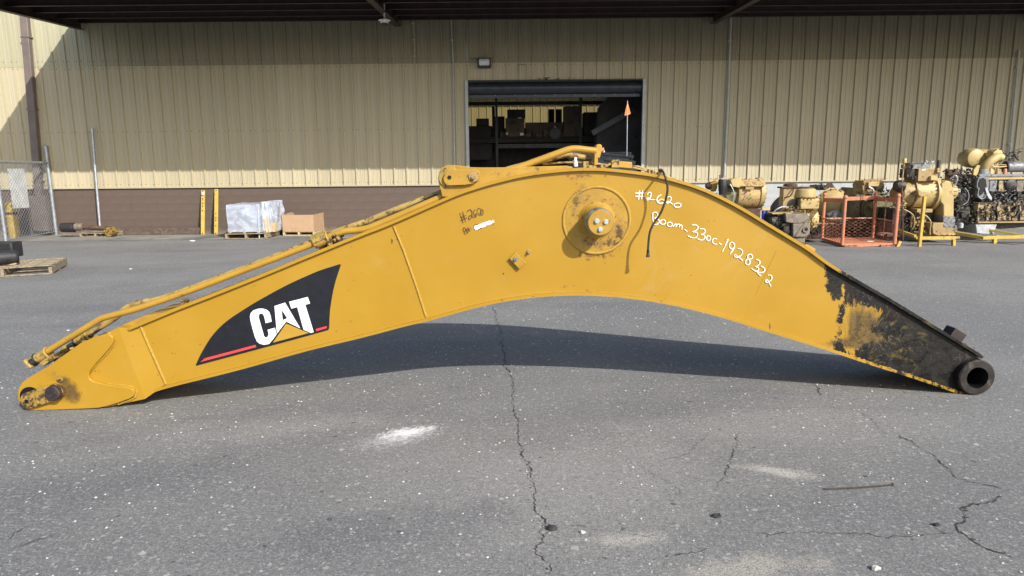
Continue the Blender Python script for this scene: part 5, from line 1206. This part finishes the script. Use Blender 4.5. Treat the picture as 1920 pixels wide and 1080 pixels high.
# 5 -- grey cast block in front
k = K("cast_block", 1490, 458, 12.75, "grimy grey cast gearbox block with a round port, in front of the tyre", "gearbox")
k.slab("upper_block", [(1469, 399), (1484, 401), (1512, 400), (1512, 417), (1484, 418), (1470, 416)], -.1, .4, "cast_iron", .012)
k.slab("lower_block", [(1483, 418.5), (1512, 417.5), (1515, 424), (1514, 438), (1508, 443), (1483, 444)], -.1, .42, "cast_iron", .012)
k.box("side_block", 1467, 1482, 417, 446, -.02, .4, "machine_grease", .012)
k.hy("port", 1506, 429, [(0, 6), (.03, 6), (.03, 3.4), (.0, 3.4)], -.1, "cast_iron"); k.hy("port_bore", 1506, 429, [(0, 3.4), (.01, 3.4)], -.11, "bore_black")
k.slab("rib", [(1486, 441), (1510, 409), (1513, 410), (1489, 443)], -.115, .03, "cast_iron"); k.box("foot", 1486, 1508, 444, 455, -.05, .3, "cast_iron", .01)
k.hx("side_motor", 418, [(1446, 14), (1449, 17), (1468, 18)], .2, "machine_grease"); k.box("top_rail", 1448, 1484, 399, 402, .0, .3, "machine_rusty")
k.clutter("fittings", 1448, 1482, 402, 444, -.05, .15, 90, "machine_grease", 41, 5); k.box("foot", 1445, 1475, 440, 458, .1, .4, "machine_grease")
# 6 -- round tan casing behind the cage
k = K("transmission", 1560, 445, 14.8, "tan round transmission behind the left half of the orange cage", "transmission")
k.hy("cover", 1562, 384, [(0, 30), (.05, 31), (.06, 28), (.12, 26), (.25, 14), (.27, 8)], .1, "machine_cream", 36)
k.boltsx("bolt", 1560, 384, 5, 5, .0, "rust_brown")
m = MB(); 
for i in range(18): a = 2*math.pi*i/18; c = k.p(1562, 384, .04)+Vector((math.cos(a)*29*k.u, 0, math.sin(a)*29*k.u)); m.lathe(c, (0, -1, 0), [(0, .014), (.02, .014)], 6)
part("bolt", m, "rust_brown", k.rt)
k.box("case", 1535, 1600, 372, 420, .1, .8, "machine_cream", .03); k.box("valve", 1532, 1552, 347, 357, .1, .4, "machine_grease", .01); k.clutter("fittings", 1530, 1552, 345, 356, .02, .2, 40, "machine_grease", 51, 4); k.clutter("fittings", 1545, 1578, 354, 362, -.02, .1, 30, "machine_tan", 54, 4); k.slab("lifting_bracket", [(1548, 352), (1556, 343), (1562, 343), (1575, 362), (1570, 362), (1559, 350), (1552, 360)], .05, .05, "rust_brown")
k.tube("pipe", [(1540, 402, -.3), (1552, 396, -.3), (1562, 400, -.25), (1566, 412, -.2)], 4.5, "machine_silver"); k.hz("canister", 1551, [(395, 4), (396, 5), (412, 5)], -.35, "machine_silver"); k.hz("canister", 1576, [(380, 5), (382, 6), (404, 6)], -.2, "machine_cream")
k.clutter("fittings", 1540, 1605, 398, 425, -.3, .1, 90, "machine_tan", 52, 5); k.clutter("fittings", 1575, 1605, 358, 372, .0, .3, 40, "machine_rusty", 53, 4); k.box("skid", 1535, 1600, 424, 449, .1, .6, "machine_grease")
# 7 -- olive converter
k = K("converter_housing", 1640, 445, 14.5, "olive drab converter housing behind the right half of the orange cage", "machine part")
k.slab("housing", [(1592, 428), (1590, 385), (1597, 366), (1607, 352), (1650, 356), (1680, 372), (1690, 385), (1690, 428)], .0, .7, "machine_olive", .02)
k.hy("cover", 1636, 391, [(0, 23), (.02, 23), (.025, 20), (.05, 19)], .0, "machine_olive", 36); k.hy("rim", 1636, 391, [(0, 24), (.012, 24)], .0, "rust_brown", 36); k.hy("cap", 1631, 386, [(0, 5), (.07, 4.5)], -.03, "machine_tan")
k.hx("drum", 396, [(1586, 14), (1590, 21), (1606, 21)], .1, "machine_olive"); k.slab("gusset", [(1620, 352), (1640, 363), (1626, 364), (1619, 357)], -.04, .05, "machine_olive")
k.clutter("fittings", 1608, 1690, 352, 372, -.05, .3, 70, "machine_olive", 61, 3.5); k.clutter("fittings", 1600, 1690, 405, 430, -.15, .0, 100, "rust_brown", 62, 5); k.box("skid", 1600, 1690, 428, 446, .0, .6, "machine_grease")
# 8 -- orange cage
YF = G(1630, 463).y+.02; YK = YF+1.05
cg = root("work_cage", (P(1630, 457, YF).x, YF, 0), "rusty orange steel work cage with expanded mesh sides and fork pockets", "cage")
zf = P(1630, 456, YF).z; XB, XD = P(1579, 457, YF).x, P(1677, 457, YF).x; XA, XC = P(1541, 447, YK).x, P(1636, 447, YK).x
def cpost(X, Y, ypx, r_=.030):
    zt = P((X/Y)*F_PX+960, ypx, Y).z; part("post", MB().cyl((X, Y, zf-.02), (X, Y, zt-.03), r_), "cage_orange", cg); part("ball_top", MB().sphere((X, Y, zt), .042, 12), "cage_orange", cg); return zt
zB = cpost(XB, YF, 370); zD = cpost(XD, YF, 367, .034); zA = cpost(XA, YK, 365); zC = cpost(XC, YK, 362)
zrl = zB-.06
for (a, b) in (((XA, YK), (XB, YF)), ((XA, YK), (XC, YK)), ((XC, YK), (XD, YF))):
    part("top_rail", MB().beam((a[0], a[1], zA-.10), (b[0], b[1], zrl), .04, .075, Vector((0, 0, 1))), "cage_orange", cg, bevel=.004)
zm = P(1610, 409, YK).z
def xmesh(a, b, z0, z1, rows_, per, wd=.008):
    m = MB(); a = Vector((*a, 0)); b = Vector((*b, 0)); L_ = (b-a).length; d = (b-a)/L_; nr = Vector((d.y, -d.x, 0)); n = int(L_/per*2)
    rs = int((z1-z0)/rows_)
    for i in range(rs+1):
        z = z0+i*rows_; ph = i % 2; A_ = []
        for j in range(n+1):
            amp = rows_*.46*(1 if (j+ph) % 2 else -1); p = a+d*(L_*j/n); wob = .01*mnoise.noise(p*6+Vector((0, 0, z*5))); A_.append(p+Vector((0, 0, z+amp))+nr*wob)
        for j in range(n):
            p, q = A_[j], A_[j+1]; o = len(m.v); t = Vector((0, 0, wd)); m.v += [p-t/2-nr*.003, q-t/2-nr*.003, q+t/2+nr*.003, p+t/2+nr*.003]; m.f.append((o, o+1, o+2, o+3))
    return m
for nm, a, b, pr_ in (("back", (XA, YK), (XC, YK), .115), ("left", (XA, YK), (XB, YF), .09), ("right", (XC, YK), (XD, YF), .09)):
    part("expanded_mesh", xmesh(a, b, zf+.03, zm-.02, .034, pr_, .010), "cage_mesh_rust", cg, kind='stuff', fix=False)
    part("mesh_rail", MB().beam((a[0], a[1], zm), (b[0], b[1], zm-.0), .012, .03), "cage_mesh_rust", cg)
m = MB(); m.slab([(XA, YK, zf-.03), (XB, YF, zf-.03), (XD, YF, zf-.03), (XC, YK, zf-.03)], (0, 0, .03)); part("floor_plate", m, "cage_orange", cg, bevel=.003)
part("floor_edge", MB().slab([(XB, YF-.012, zf), (XD, YF-.012, zf), (XD-.1, YF-.012, zf-.05), (XB+.35, YF-.012, zf-.065), (XB, YF-.012, zf-.04)], (0, .01, 0)), "cage_orange", cg)
for px in ((1582, 1603), (1650, 1674)):
    xa, xb = P(px[0], 461, YF).x, P(px[1], 461, YF).x; m = MB(); h0, h1 = .01, zf-.035
    for c, d in ((((xa+xb)/2, YF+.4, h0), (xb-xa, .9, .012)), (((xa+xb)/2, YF+.4, h1), (xb-xa, .9, .012)), ((xa, YF+.4, (h0+h1)/2), (.012, .9, h1-h0+.012)), ((xb, YF+.4, (h0+h1)/2), (.012, .9, h1-h0+.012))): m.box(c, d)
    part("fork_pocket", m, "cage_mesh_rust", cg)
m = MB(); 
for i in range(22): m.torus((XD-.11, YF+.2, zrl-.02-i*.034), (1, 0, 0) if i % 2 else (0, 1, 0), .013, .0035, 8, 5)
part("chain", m, "cage_mesh_rust", cg, kind='stuff')
part("yellow_foot", MB().box((XD+.07, YF+.02, zf-.02), (.05, .12, .12), Matrix.Rotation(.4, 3, 'Y')), "stand_yellow", cg, bevel=.003)
part("paper_scrap", MB().box((P(1632, 451, YF+.3).x, YF+.3, zf+.006), (.13, .06, .006)), "plastic_white", cg)

# 9 -- large gearbox / generator drive on a yellow stand
k = K("gearbox", 1735, 452, 13.2, "big cream marine gearbox with a tall square top box between cage and engine", "gearbox")
k.hx("barrel", 363, [(1718, 24), (1722, 27.5), (1726, 28), (1762, 29), (1764, 29)], .35, "machine_cream", 40)
k.hx("ring_flange", 363, [(1721, 28), (1722, 31), (1724.5, 31), (1725, 28)], .35, "machine_tan", 40); k.hx("ring_flange", 363, [(1761, 30), (1762, 33), (1768, 33), (1769, 29)], .35, "machine_cream", 40)
k.boltsx("bolt", 1758.5, 363, 31, 28, .35, "rust_brown", 1.2, 3.2); k.boltsx("bolt", 1719.5, 363, 29.5, 28, .35, "rust_brown", 1.0, 2)
k.hx("front_drum", 365, [(1690, 12), (1696, 19), (1700, 23), (1719, 25)], .30, "machine_tan", 32)
k.slab("end_housing", [(1767, 344), (1776, 338), (1788, 341), (1790.5, 350), (1790, 407), (1770, 407), (1770, 385), (1764, 378)], .02, .6, "machine_cream", .02)
k.slab("cover_plate", [(1767.5, 406), (1790, 406.5), (1789.5, 427), (1768, 427)], -.02, .5, "machine_grey", .004)
k.bolts("bolt", [(1769.5, 408.5), (1778, 408.5), (1788, 408.5), (1770, 425), (1779, 425), (1787.5, 425), (1770, 417), (1788, 417)], -.02, "machine_grease", .8)
k.slab("sump", [(1746, 424), (1748, 418), (1768, 417), (1768, 427), (1787, 427), (1788, 441), (1750, 441), (1747, 437)], -.04, .5, "machine_tan", .01)
k.box("sump_lip", 1750, 1788, 437.5, 441, -.07, .5, "machine_rusty"); k.bolts("bolt", [(1753, 439.5), (1762, 439.5), (1771, 439.5), (1780, 439.5), (1786, 439.5)], -.07, "rust_brown", .8)
k.hx("gear_nose", 361, [(1789, 16), (1804, 15.5), (1808, 12), (1810, 8)], .3, "machine_cream", 28)
for i in range(7):
    a = -1.2+i*.45; c = k.p(1797, 361, .3)+Vector((0, -math.cos(a), math.sin(a)))*15.5*k.u; part("rib", MB().box(c, (14*k.u, .03, .02), Matrix.Rotation(-a, 3, 'X')), "machine_tan", k.rt, bevel=.004)
k.box("top_box", 1723.5, 1763, 316, 340, .05, .5, "machine_tan", .008); k.box("top_box_lid", 1716, 1750, 308, 315.5, .08, .5, "machine_grey", .004); k.box("white_label", 1731.5, 1738, 316.5, 319.5, .044, .05, "plastic_white", 0); k.box("box_ear", 1757, 1764.5, 315, 323.5, .0, .1, "machine_tan"); k.box("box_ear", 1744, 1757, 330, 338, -.02, .1, "machine_cream")
k.box("frame", 1717, 1749, 305.5, 308.5, .2, .4, "lamp_housing", .002); k.box("black_plate", 1763.5, 1771, 300, 334, .1, .16, "lamp_housing", .003)
k.clutter("fittings", 1740, 1764, 302, 309, .1, .35, 22, "machine_silver", 71, 4); k.clutter("governor", 1702, 1722, 315, 335, .0, .3, 60, "machine_grease", 72, 5); k.box("governor_body", 1705, 1722, 317, 334, .1, .35, "machine_grease", .01)
k.slab("valve_body", [(1650, 368), (1647, 348), (1652, 340), (1680, 338), (1690, 344), (1692, 352), (1685, 360), (1660, 366)], .62, .4, "machine_tan", .012); k.clutter("fittings", 1646, 1694, 336, 348, .55, .9, 90, "machine_rusty", 73, 4); k.clutter("fittings", 1646, 1700, 352, 380, .55, .8, 110, "machine_grease", 74, 5)
k.box("cream_cover", 1656, 1678, 342, 351, .55, .68, "machine_cream", .008); k.tube("hose", [(1657, 352, .56), (1663, 356, .54), (1666, 362, .54), (1664, 370, .56)], 2.0, "machine_silver"); k.hx("round_end", 349, [(1684, 9), (1688, 11), (1698, 11), (1700, 8)], .1, "machine_grease")
k.tube("dipstick", [(1686, 340, -.1), (1688, 320, -.1), (1691, 298, -.1)], 1.3, "machine_tan"); k.hz("breather", 1691, [(297, 2.6), (298, 3.3), (305, 3.3), (306, 2)], -.1, "machine_cream"); k.tube("thin_rod", [(1684.5, 302, 0), (1684, 338, 0)], .6, "rust_brown"); k.clutter("fittings", 1686, 1700, 308, 318, -.15, -.05, 12, "rust_brown", 75, 3)
k.tube("drain_pipe", [(1680, 350, -.2), (1681, 400, -.2), (1682, 448, -.2)], 1.6, "rust_brown"); k.clutter("fittings", 1682, 1702, 372, 395, .0, .2, 40, "machine_tan", 76, 5)
k.box("shadow_fill", 1684, 1716, 392, 440, .25, .8, "machine_grease"); k.box("shadow_fill", 1720, 1766, 392, 438, .25, .8, "machine_grease"); k.clutter("fittings", 1725, 1745, 405, 438, .1, .3, 40, "machine_rusty", 77, 6); k.clutter("fittings", 1690, 1725, 400, 440, .1, .3, 60, "machine_grease", 78, 6)  # dark boxes built in for a black mass and the shade inside
k.box("tray", 1722, 1752, 392, 399, .05, .4, "machine_tan"); k.tube("hose", [(1724, 400, 0), (1734, 405, -.05), (1742, 415, -.05), (1744, 430, 0), (1744, 440, 0)], 1.2, "machine_cream"); k.tube("hose", [(1690, 392, -.1), (1706, 402, -.1), (1712, 420, -.05), (1710, 430, 0)], 1.0, "machine_cream"); k.box("bracket", 1706, 1709, 400, 426, -.05, .0, "machine_cream")
k.slab("mount_bracket", [(1714, 358), (1717, 356), (1726, 362), (1734, 361), (1735, 365), (1722, 369), (1716, 366)], -.12, .15, "machine_tan", .006); k.hx("shaft_end", 345, [(1768, 3), (1774, 4), (1782, 4)], .1, "machine_silver")
k.clutter("starter", 1786, 1808, 318, 345, .05, .4, 80, "machine_grease", 79, 5); k.hx("starter_body", 325, [(1787, 5), (1790, 7), (1802, 7), (1806, 4)], .2, "rust_brown"); k.tube("hose", [(1782, 335, 0), (1788, 329, -.05), (1792, 336, -.05), (1790, 348, 0)], 1.4, "machine_silver")
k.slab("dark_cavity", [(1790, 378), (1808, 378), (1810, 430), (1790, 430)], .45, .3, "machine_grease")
k.tube("loop_cable", [(1806, 352, -.05), (1813, 362, -.05), (1812, 376, -.05), (1803, 384, -.05)], .5, "machine_silver"); k.hz("bottle", 1796, [(417, 2), (419, 4), (426, 4), (427, 2)], -.1, "machine_silver")
st_ = K("engine_stand", 1755, 458, 12.75, "yellow steel stand with a slanting leg under the big gearbox", "stand")
st_.beam("slanting_leg", 1717.5, 463, 1727.5, 368, -.1, 6, "stand_yellow", 5); st_.beam("beam", 1722, 446.5, 1790, 446, .0, 6.5, "stand_yellow", 6); st_.beam("beam", 1678, 444, 1720, 446, .6, 6, "cage_mesh_rust", 6)
st_.beam("foot", 1787.5, 449, 1787.5, 461, .0, 7, "stand_yellow", 5); st_.beam("foot", 1751, 449, 1751, 454, .55, 6, "stand_yellow", 5); st_.hx("socket", 446, [(1790, 3.2), (1798, 3.2)], .0, "machine_tan", 12); st_.beam("beam", 1722, 444, 1722, 438, .1, 5, "stand_yellow", 5, d1=.7)
st_.box("socket", 1690, 1702, 443, 448.5, .5, .6, "rust_brown")

# 10 -- big diesel engine on stand, cut by the right edge
k = K("diesel_engine", 1865, 445, 13.5, "large oily diesel engine with a fat cream turbo elbow at the right edge", "engine")
k.hy("turbo_scroll", 1852, 296, [(-.25, 14), (-.1, 17.5), (.05, 18.5), (.12, 16), (.15, 10)], .45, "machine_cream", 32)
k.hx("turbo_body", 293, [(1838, 9), (1843, 14), (1850, 15), (1886, 13), (1890, 9)], .5, "machine_tan", 32)
k.tube("intake_elbow", [(1885, 297, .1), (1877, 294, .1), (1865, 300, .08), (1856, 309, .1), (1853, 320, .15)], 7.6, "machine_cream", seg=18)
k.hy("compressor_cover", 1879, 290, [(0, 12), (.12, 12), (.17, 9), (.18, 4)], .28, "machine_cream", 28); k.bolts("bolt", [(1868, 286), (1875, 280), (1883, 280), (1889, 286), (1890, 295)], .12, "rust_brown", 1.)
k.hz("clamp", 1853, [(317, 9), (318, 10), (325, 11), (327, 13)], .15, "machine_grey", 24); k.hz("air_filter", 1897, [(280, 11), (281, 12), (288, 12), (290, 9), (300, 8.5), (306, 8)], .5, "machine_silver", 24)
k.hx("exhaust_end", 313, [(1896, 8), (1897, 10.5), (1899, 11), (1899, 9), (1896.5, 8)], .2, "rubber_black", 28); k.hx("exhaust_body", 313, [(1899, 10), (1920, 10), (1940, 10)], .25, "machine_grey", 28)
for i, x in enumerate((1866, 1872, 1879, 1886, 1893)): k.hz("injector_boot", x, [(316, 2), (318, 3.2), (326, 3.6)], .12+.05*(i % 2), ("machine_cream", "machine_tan", "cage_orange")[min(i, 4)//2])
k.tube("pipe", [(1868, 313, .1), (1882, 313, .1), (1894, 312, .1)], 1.2, "machine_cream"); k.tube("pipe", [(1872, 309, .1), (1893, 309, .1)], 1.0, "machine_tan")
k.tube("cable", [(1902, 292, .2), (1906, 284, .1), (1914, 281, .1), (1926, 277, .1)], .7, "rubber_black"); k.tube("cable", [(1909, 288, .1), (1912, 296, .1), (1918, 300, .1)], 1.5, "rubber_black"); k.clutter("fittings", 1862, 1900, 296, 318, .2, .5, 70, "machine_tan", 81, 4.5); k.clutter("fittings", 1902, 1930, 284, 304, .2, .5, 40, "machine_grease", 82, 5)
k.box("head_rail", 1836, 1945, 326, 331.5, .0, .6, "machine_grey", .006); k.slab("timing_cover", [(1829, 340), (1832, 333), (1840, 330), (1850, 332), (1852, 342), (1850, 356), (1844, 366), (1838, 372), (1831, 371), (1829, 365), (1832, 357), (1828, 350)], -.05, .1, "machine_grey", .006)
k.slab("timing_opening", [(1831, 342), (1834, 335), (1840, 333), (1845, 337), (1846, 347), (1842, 355), (1839, 362), (1834, 367), (1832, 362), (1834, 354), (1831, 349)], -.06, .012, "bore_black", 0)
k.slab("white_gasket", [(1842, 354), (1846, 352), (1850, 362), (1855, 370), (1854, 376), (1849, 372), (1845, 364)], -.08, .02, "machine_silver", .004); k.tube("gasket_wire", [(1831, 352, -.08), (1829, 362, -.08), (1833, 372, -.08), (1840, 371, -.08), (1844, 364, -.08)], .5, "machine_silver")
k.box("rocker_box", 1852, 1945, 332, 337, .0, .5, "machine_cream", .006)
for i in range(5):
    x = 1853+i*17; k.box("side_cover", x, x+15.5, 338.5, 359.5, -.02, .4, ("machine_grey", "machine_blotchy", "machine_grey", "cast_iron", "machine_grey")[i], .008); k.bolts("bolt", [(x+2, 340.5), (x+13, 340.5), (x+2, 357), (x+13, 357)], -.02, "machine_silver", .8)
k.hy("round_cover", 1893, 347, [(0, 11), (.03, 11), (.05, 8)], -.02, "machine_grease"); k.box("block", 1842, 1945, 332, 380, .05, .7, "machine_grease", .01); k.clutter("fittings", 1850, 1925, 359, 382, -.08, .1, 170, "machine_grease", 83, 6); k.clutter("fittings", 1860, 1925, 362, 382, -.08, .05, 40, "machine_grey", 84, 5)
k.slab("crankcase", [(1832, 380), (1945, 374), (1945, 412), (1830, 416), (1829, 395)], -.05, .7, "machine_blotchy", .01); k.clutter("fittings", 1836, 1925, 384, 412, -.1, .0, 110, "machine_grease", 85, 5); k.clutter("fittings", 1836, 1925, 384, 412, -.1, .0, 60, "machine_tan", 88, 6)
for i in range(4): x = 1842+i*21; k.slab("crankcase_rib", [(x, 386), (x+3, 385), (x+6, 412), (x+2, 412)], -.09, .06, "machine_blotchy", .004); k.hy("core_plug", x+11, 399, [(0, 5), (.02, 5), (.02, 3.8), (.005, 3.8)], -.05, "machine_tan")
k.box("pan_rail", 1829, 1945, 414, 418, -.08, .7, "machine_tan", .004); k.slab("oil_pan", [(1827, 419), (1867, 419.5), (1861, 439.5), (1829, 438)], -.04, .6, "machine_silver", .012); k.bolts("bolt", [(1832, 437), (1856, 437.5)], -.05, "rust_brown", 1.1); k.slab("oil_pan", [(1867, 419), (1945, 414), (1945, 424), (1880, 430), (1866, 424)], .05, .5, "machine_grease", .01)
k.box("gear_case", 1797, 1830, 362, 424, .1, .7, "machine_grease", .02); k.clutter("fittings", 1790, 1830, 330, 424, .0, .25, 220, "machine_grease", 86, 6); k.hy("pulley", 1812, 400, [(0, 14), (.03, 14), (.04, 9), (.08, 8)], .1, "machine_grease")
k.slab("front_plate", [(1825, 328), (1826, 318), (1833, 309), (1837, 310), (1835, 322), (1831, 330)], .0, .06, "machine_cream", .006); k.clutter("fittings", 1806, 1836, 318, 340, .05, .35, 80, "machine_grease", 87, 5.5); k.hx("tee_pipe", 346, [(1800, 4), (1810, 6), (1828, 6)], .2, "machine_grease")
k.box("side_wing", 1788, 1800, 322, 340, .1, .3, "machine_tan")
s2 = K("engine_stand", 1880, 452, 13.1, "yellow steel frame under the large diesel engine", "stand")
s2.beam("beam", 1838, 445.5, 1960, 442, -.05, 6.5, "stand_yellow", 6); s2.beam("beam", 1792, 436, 1840, 445, .9, 6, "stand_yellow", 6, d1=-.02); s2.beam("foot", 1861, 447, 1861, 457, -.05, 7, "stand_yellow", 6); s2.beam("foot", 1868, 441, 1868, 446, -.02, 5, "stand_yellow", 5)
s2.beam("post", 1816, 420, 1816, 436, .6, 7, "stand_yellow", 5); s2.beam("post", 1884, 424, 1884, 434, .6, 7, "stand_yellow", 5); s2.beam("cross_brace", 1866, 432, 1920, 442, .5, 3.5, "stand_yellow", 4, d1=.0); s2.beam("cross_brace", 1888, 430, 1960, 433, .8, 4, "stand_yellow", 4); s2.hz("mount_pad", 1816, [(416, 3), (418, 9), (420, 9)], .6, "machine_tan")
m = MB(); m.tube([G(1860, 456)+Vector((0, 0, .01)), G(1900, 459)+Vector((0, 0, .01)), G(1925, 456)+Vector((0, 0, .01))], .006, 6); m.tube([G(1700, 452)+Vector((0, 0, .01)), G(1760, 455)+Vector((0, 0, .01)), G(1850, 452)+Vector((0, 0, .01))], .006, 6)
solo("ground_cable", m, "rubber_black", G(1800, 455), "thin black cable lying on asphalt below the engine stands", "cable")
print("objects", len(bpy.data.objects), "tris", sum(len(o.data.polygons) for o in bpy.data.objects if o.type == 'MESH'))

# debris swept against the foot of the wall, screw heads in the siding
m = MB(); r = random.Random(31)
for i in range(900):
    x = r.uniform(-11, 11); y = WY-abs(r.gauss(0, .16))-.03; s_ = r.choice((.006, .009, .013, .02)); c = Vector((x, y, s_*.3)); a = r.uniform(0, 3)
    if DX0-.2 < x < DX1+.2: continue
    q = [c+Vector((math.cos(a+k_*1.57)*s_*r.uniform(.7, 1.6), math.sin(a+k_*1.57)*s_, 0)) for k_ in range(4)]; m.add(q+[c+Vector((0, 0, s_*.8))], [(0, 1, 4), (1, 2, 4), (2, 3, 4), (3, 0, 4)])
solo("wall_foot_debris", m, "timber_dark", (0, WY-.2, 0), "dead leaves and grit gathered along the foot of the wall", "debris", kind='stuff')
m = MB()
for z in (ZB+.06, (ZB+ZS)/2-.1, ZS-.05, ZS+.12):
    for i in range(-58, 58):
        x = PH+i*RIB
        if z < DZ and DX0-.1 < x < DX1+.1: continue
        for dx in (-.055, .055): m.lathe((x+dx, WY+.001 if z < ZS else WY-.008, z), (0, -1, 0), [(0, .011), (.007, .008)], 6)
part("screw", m, "rust_brown", wh, kind='stuff')
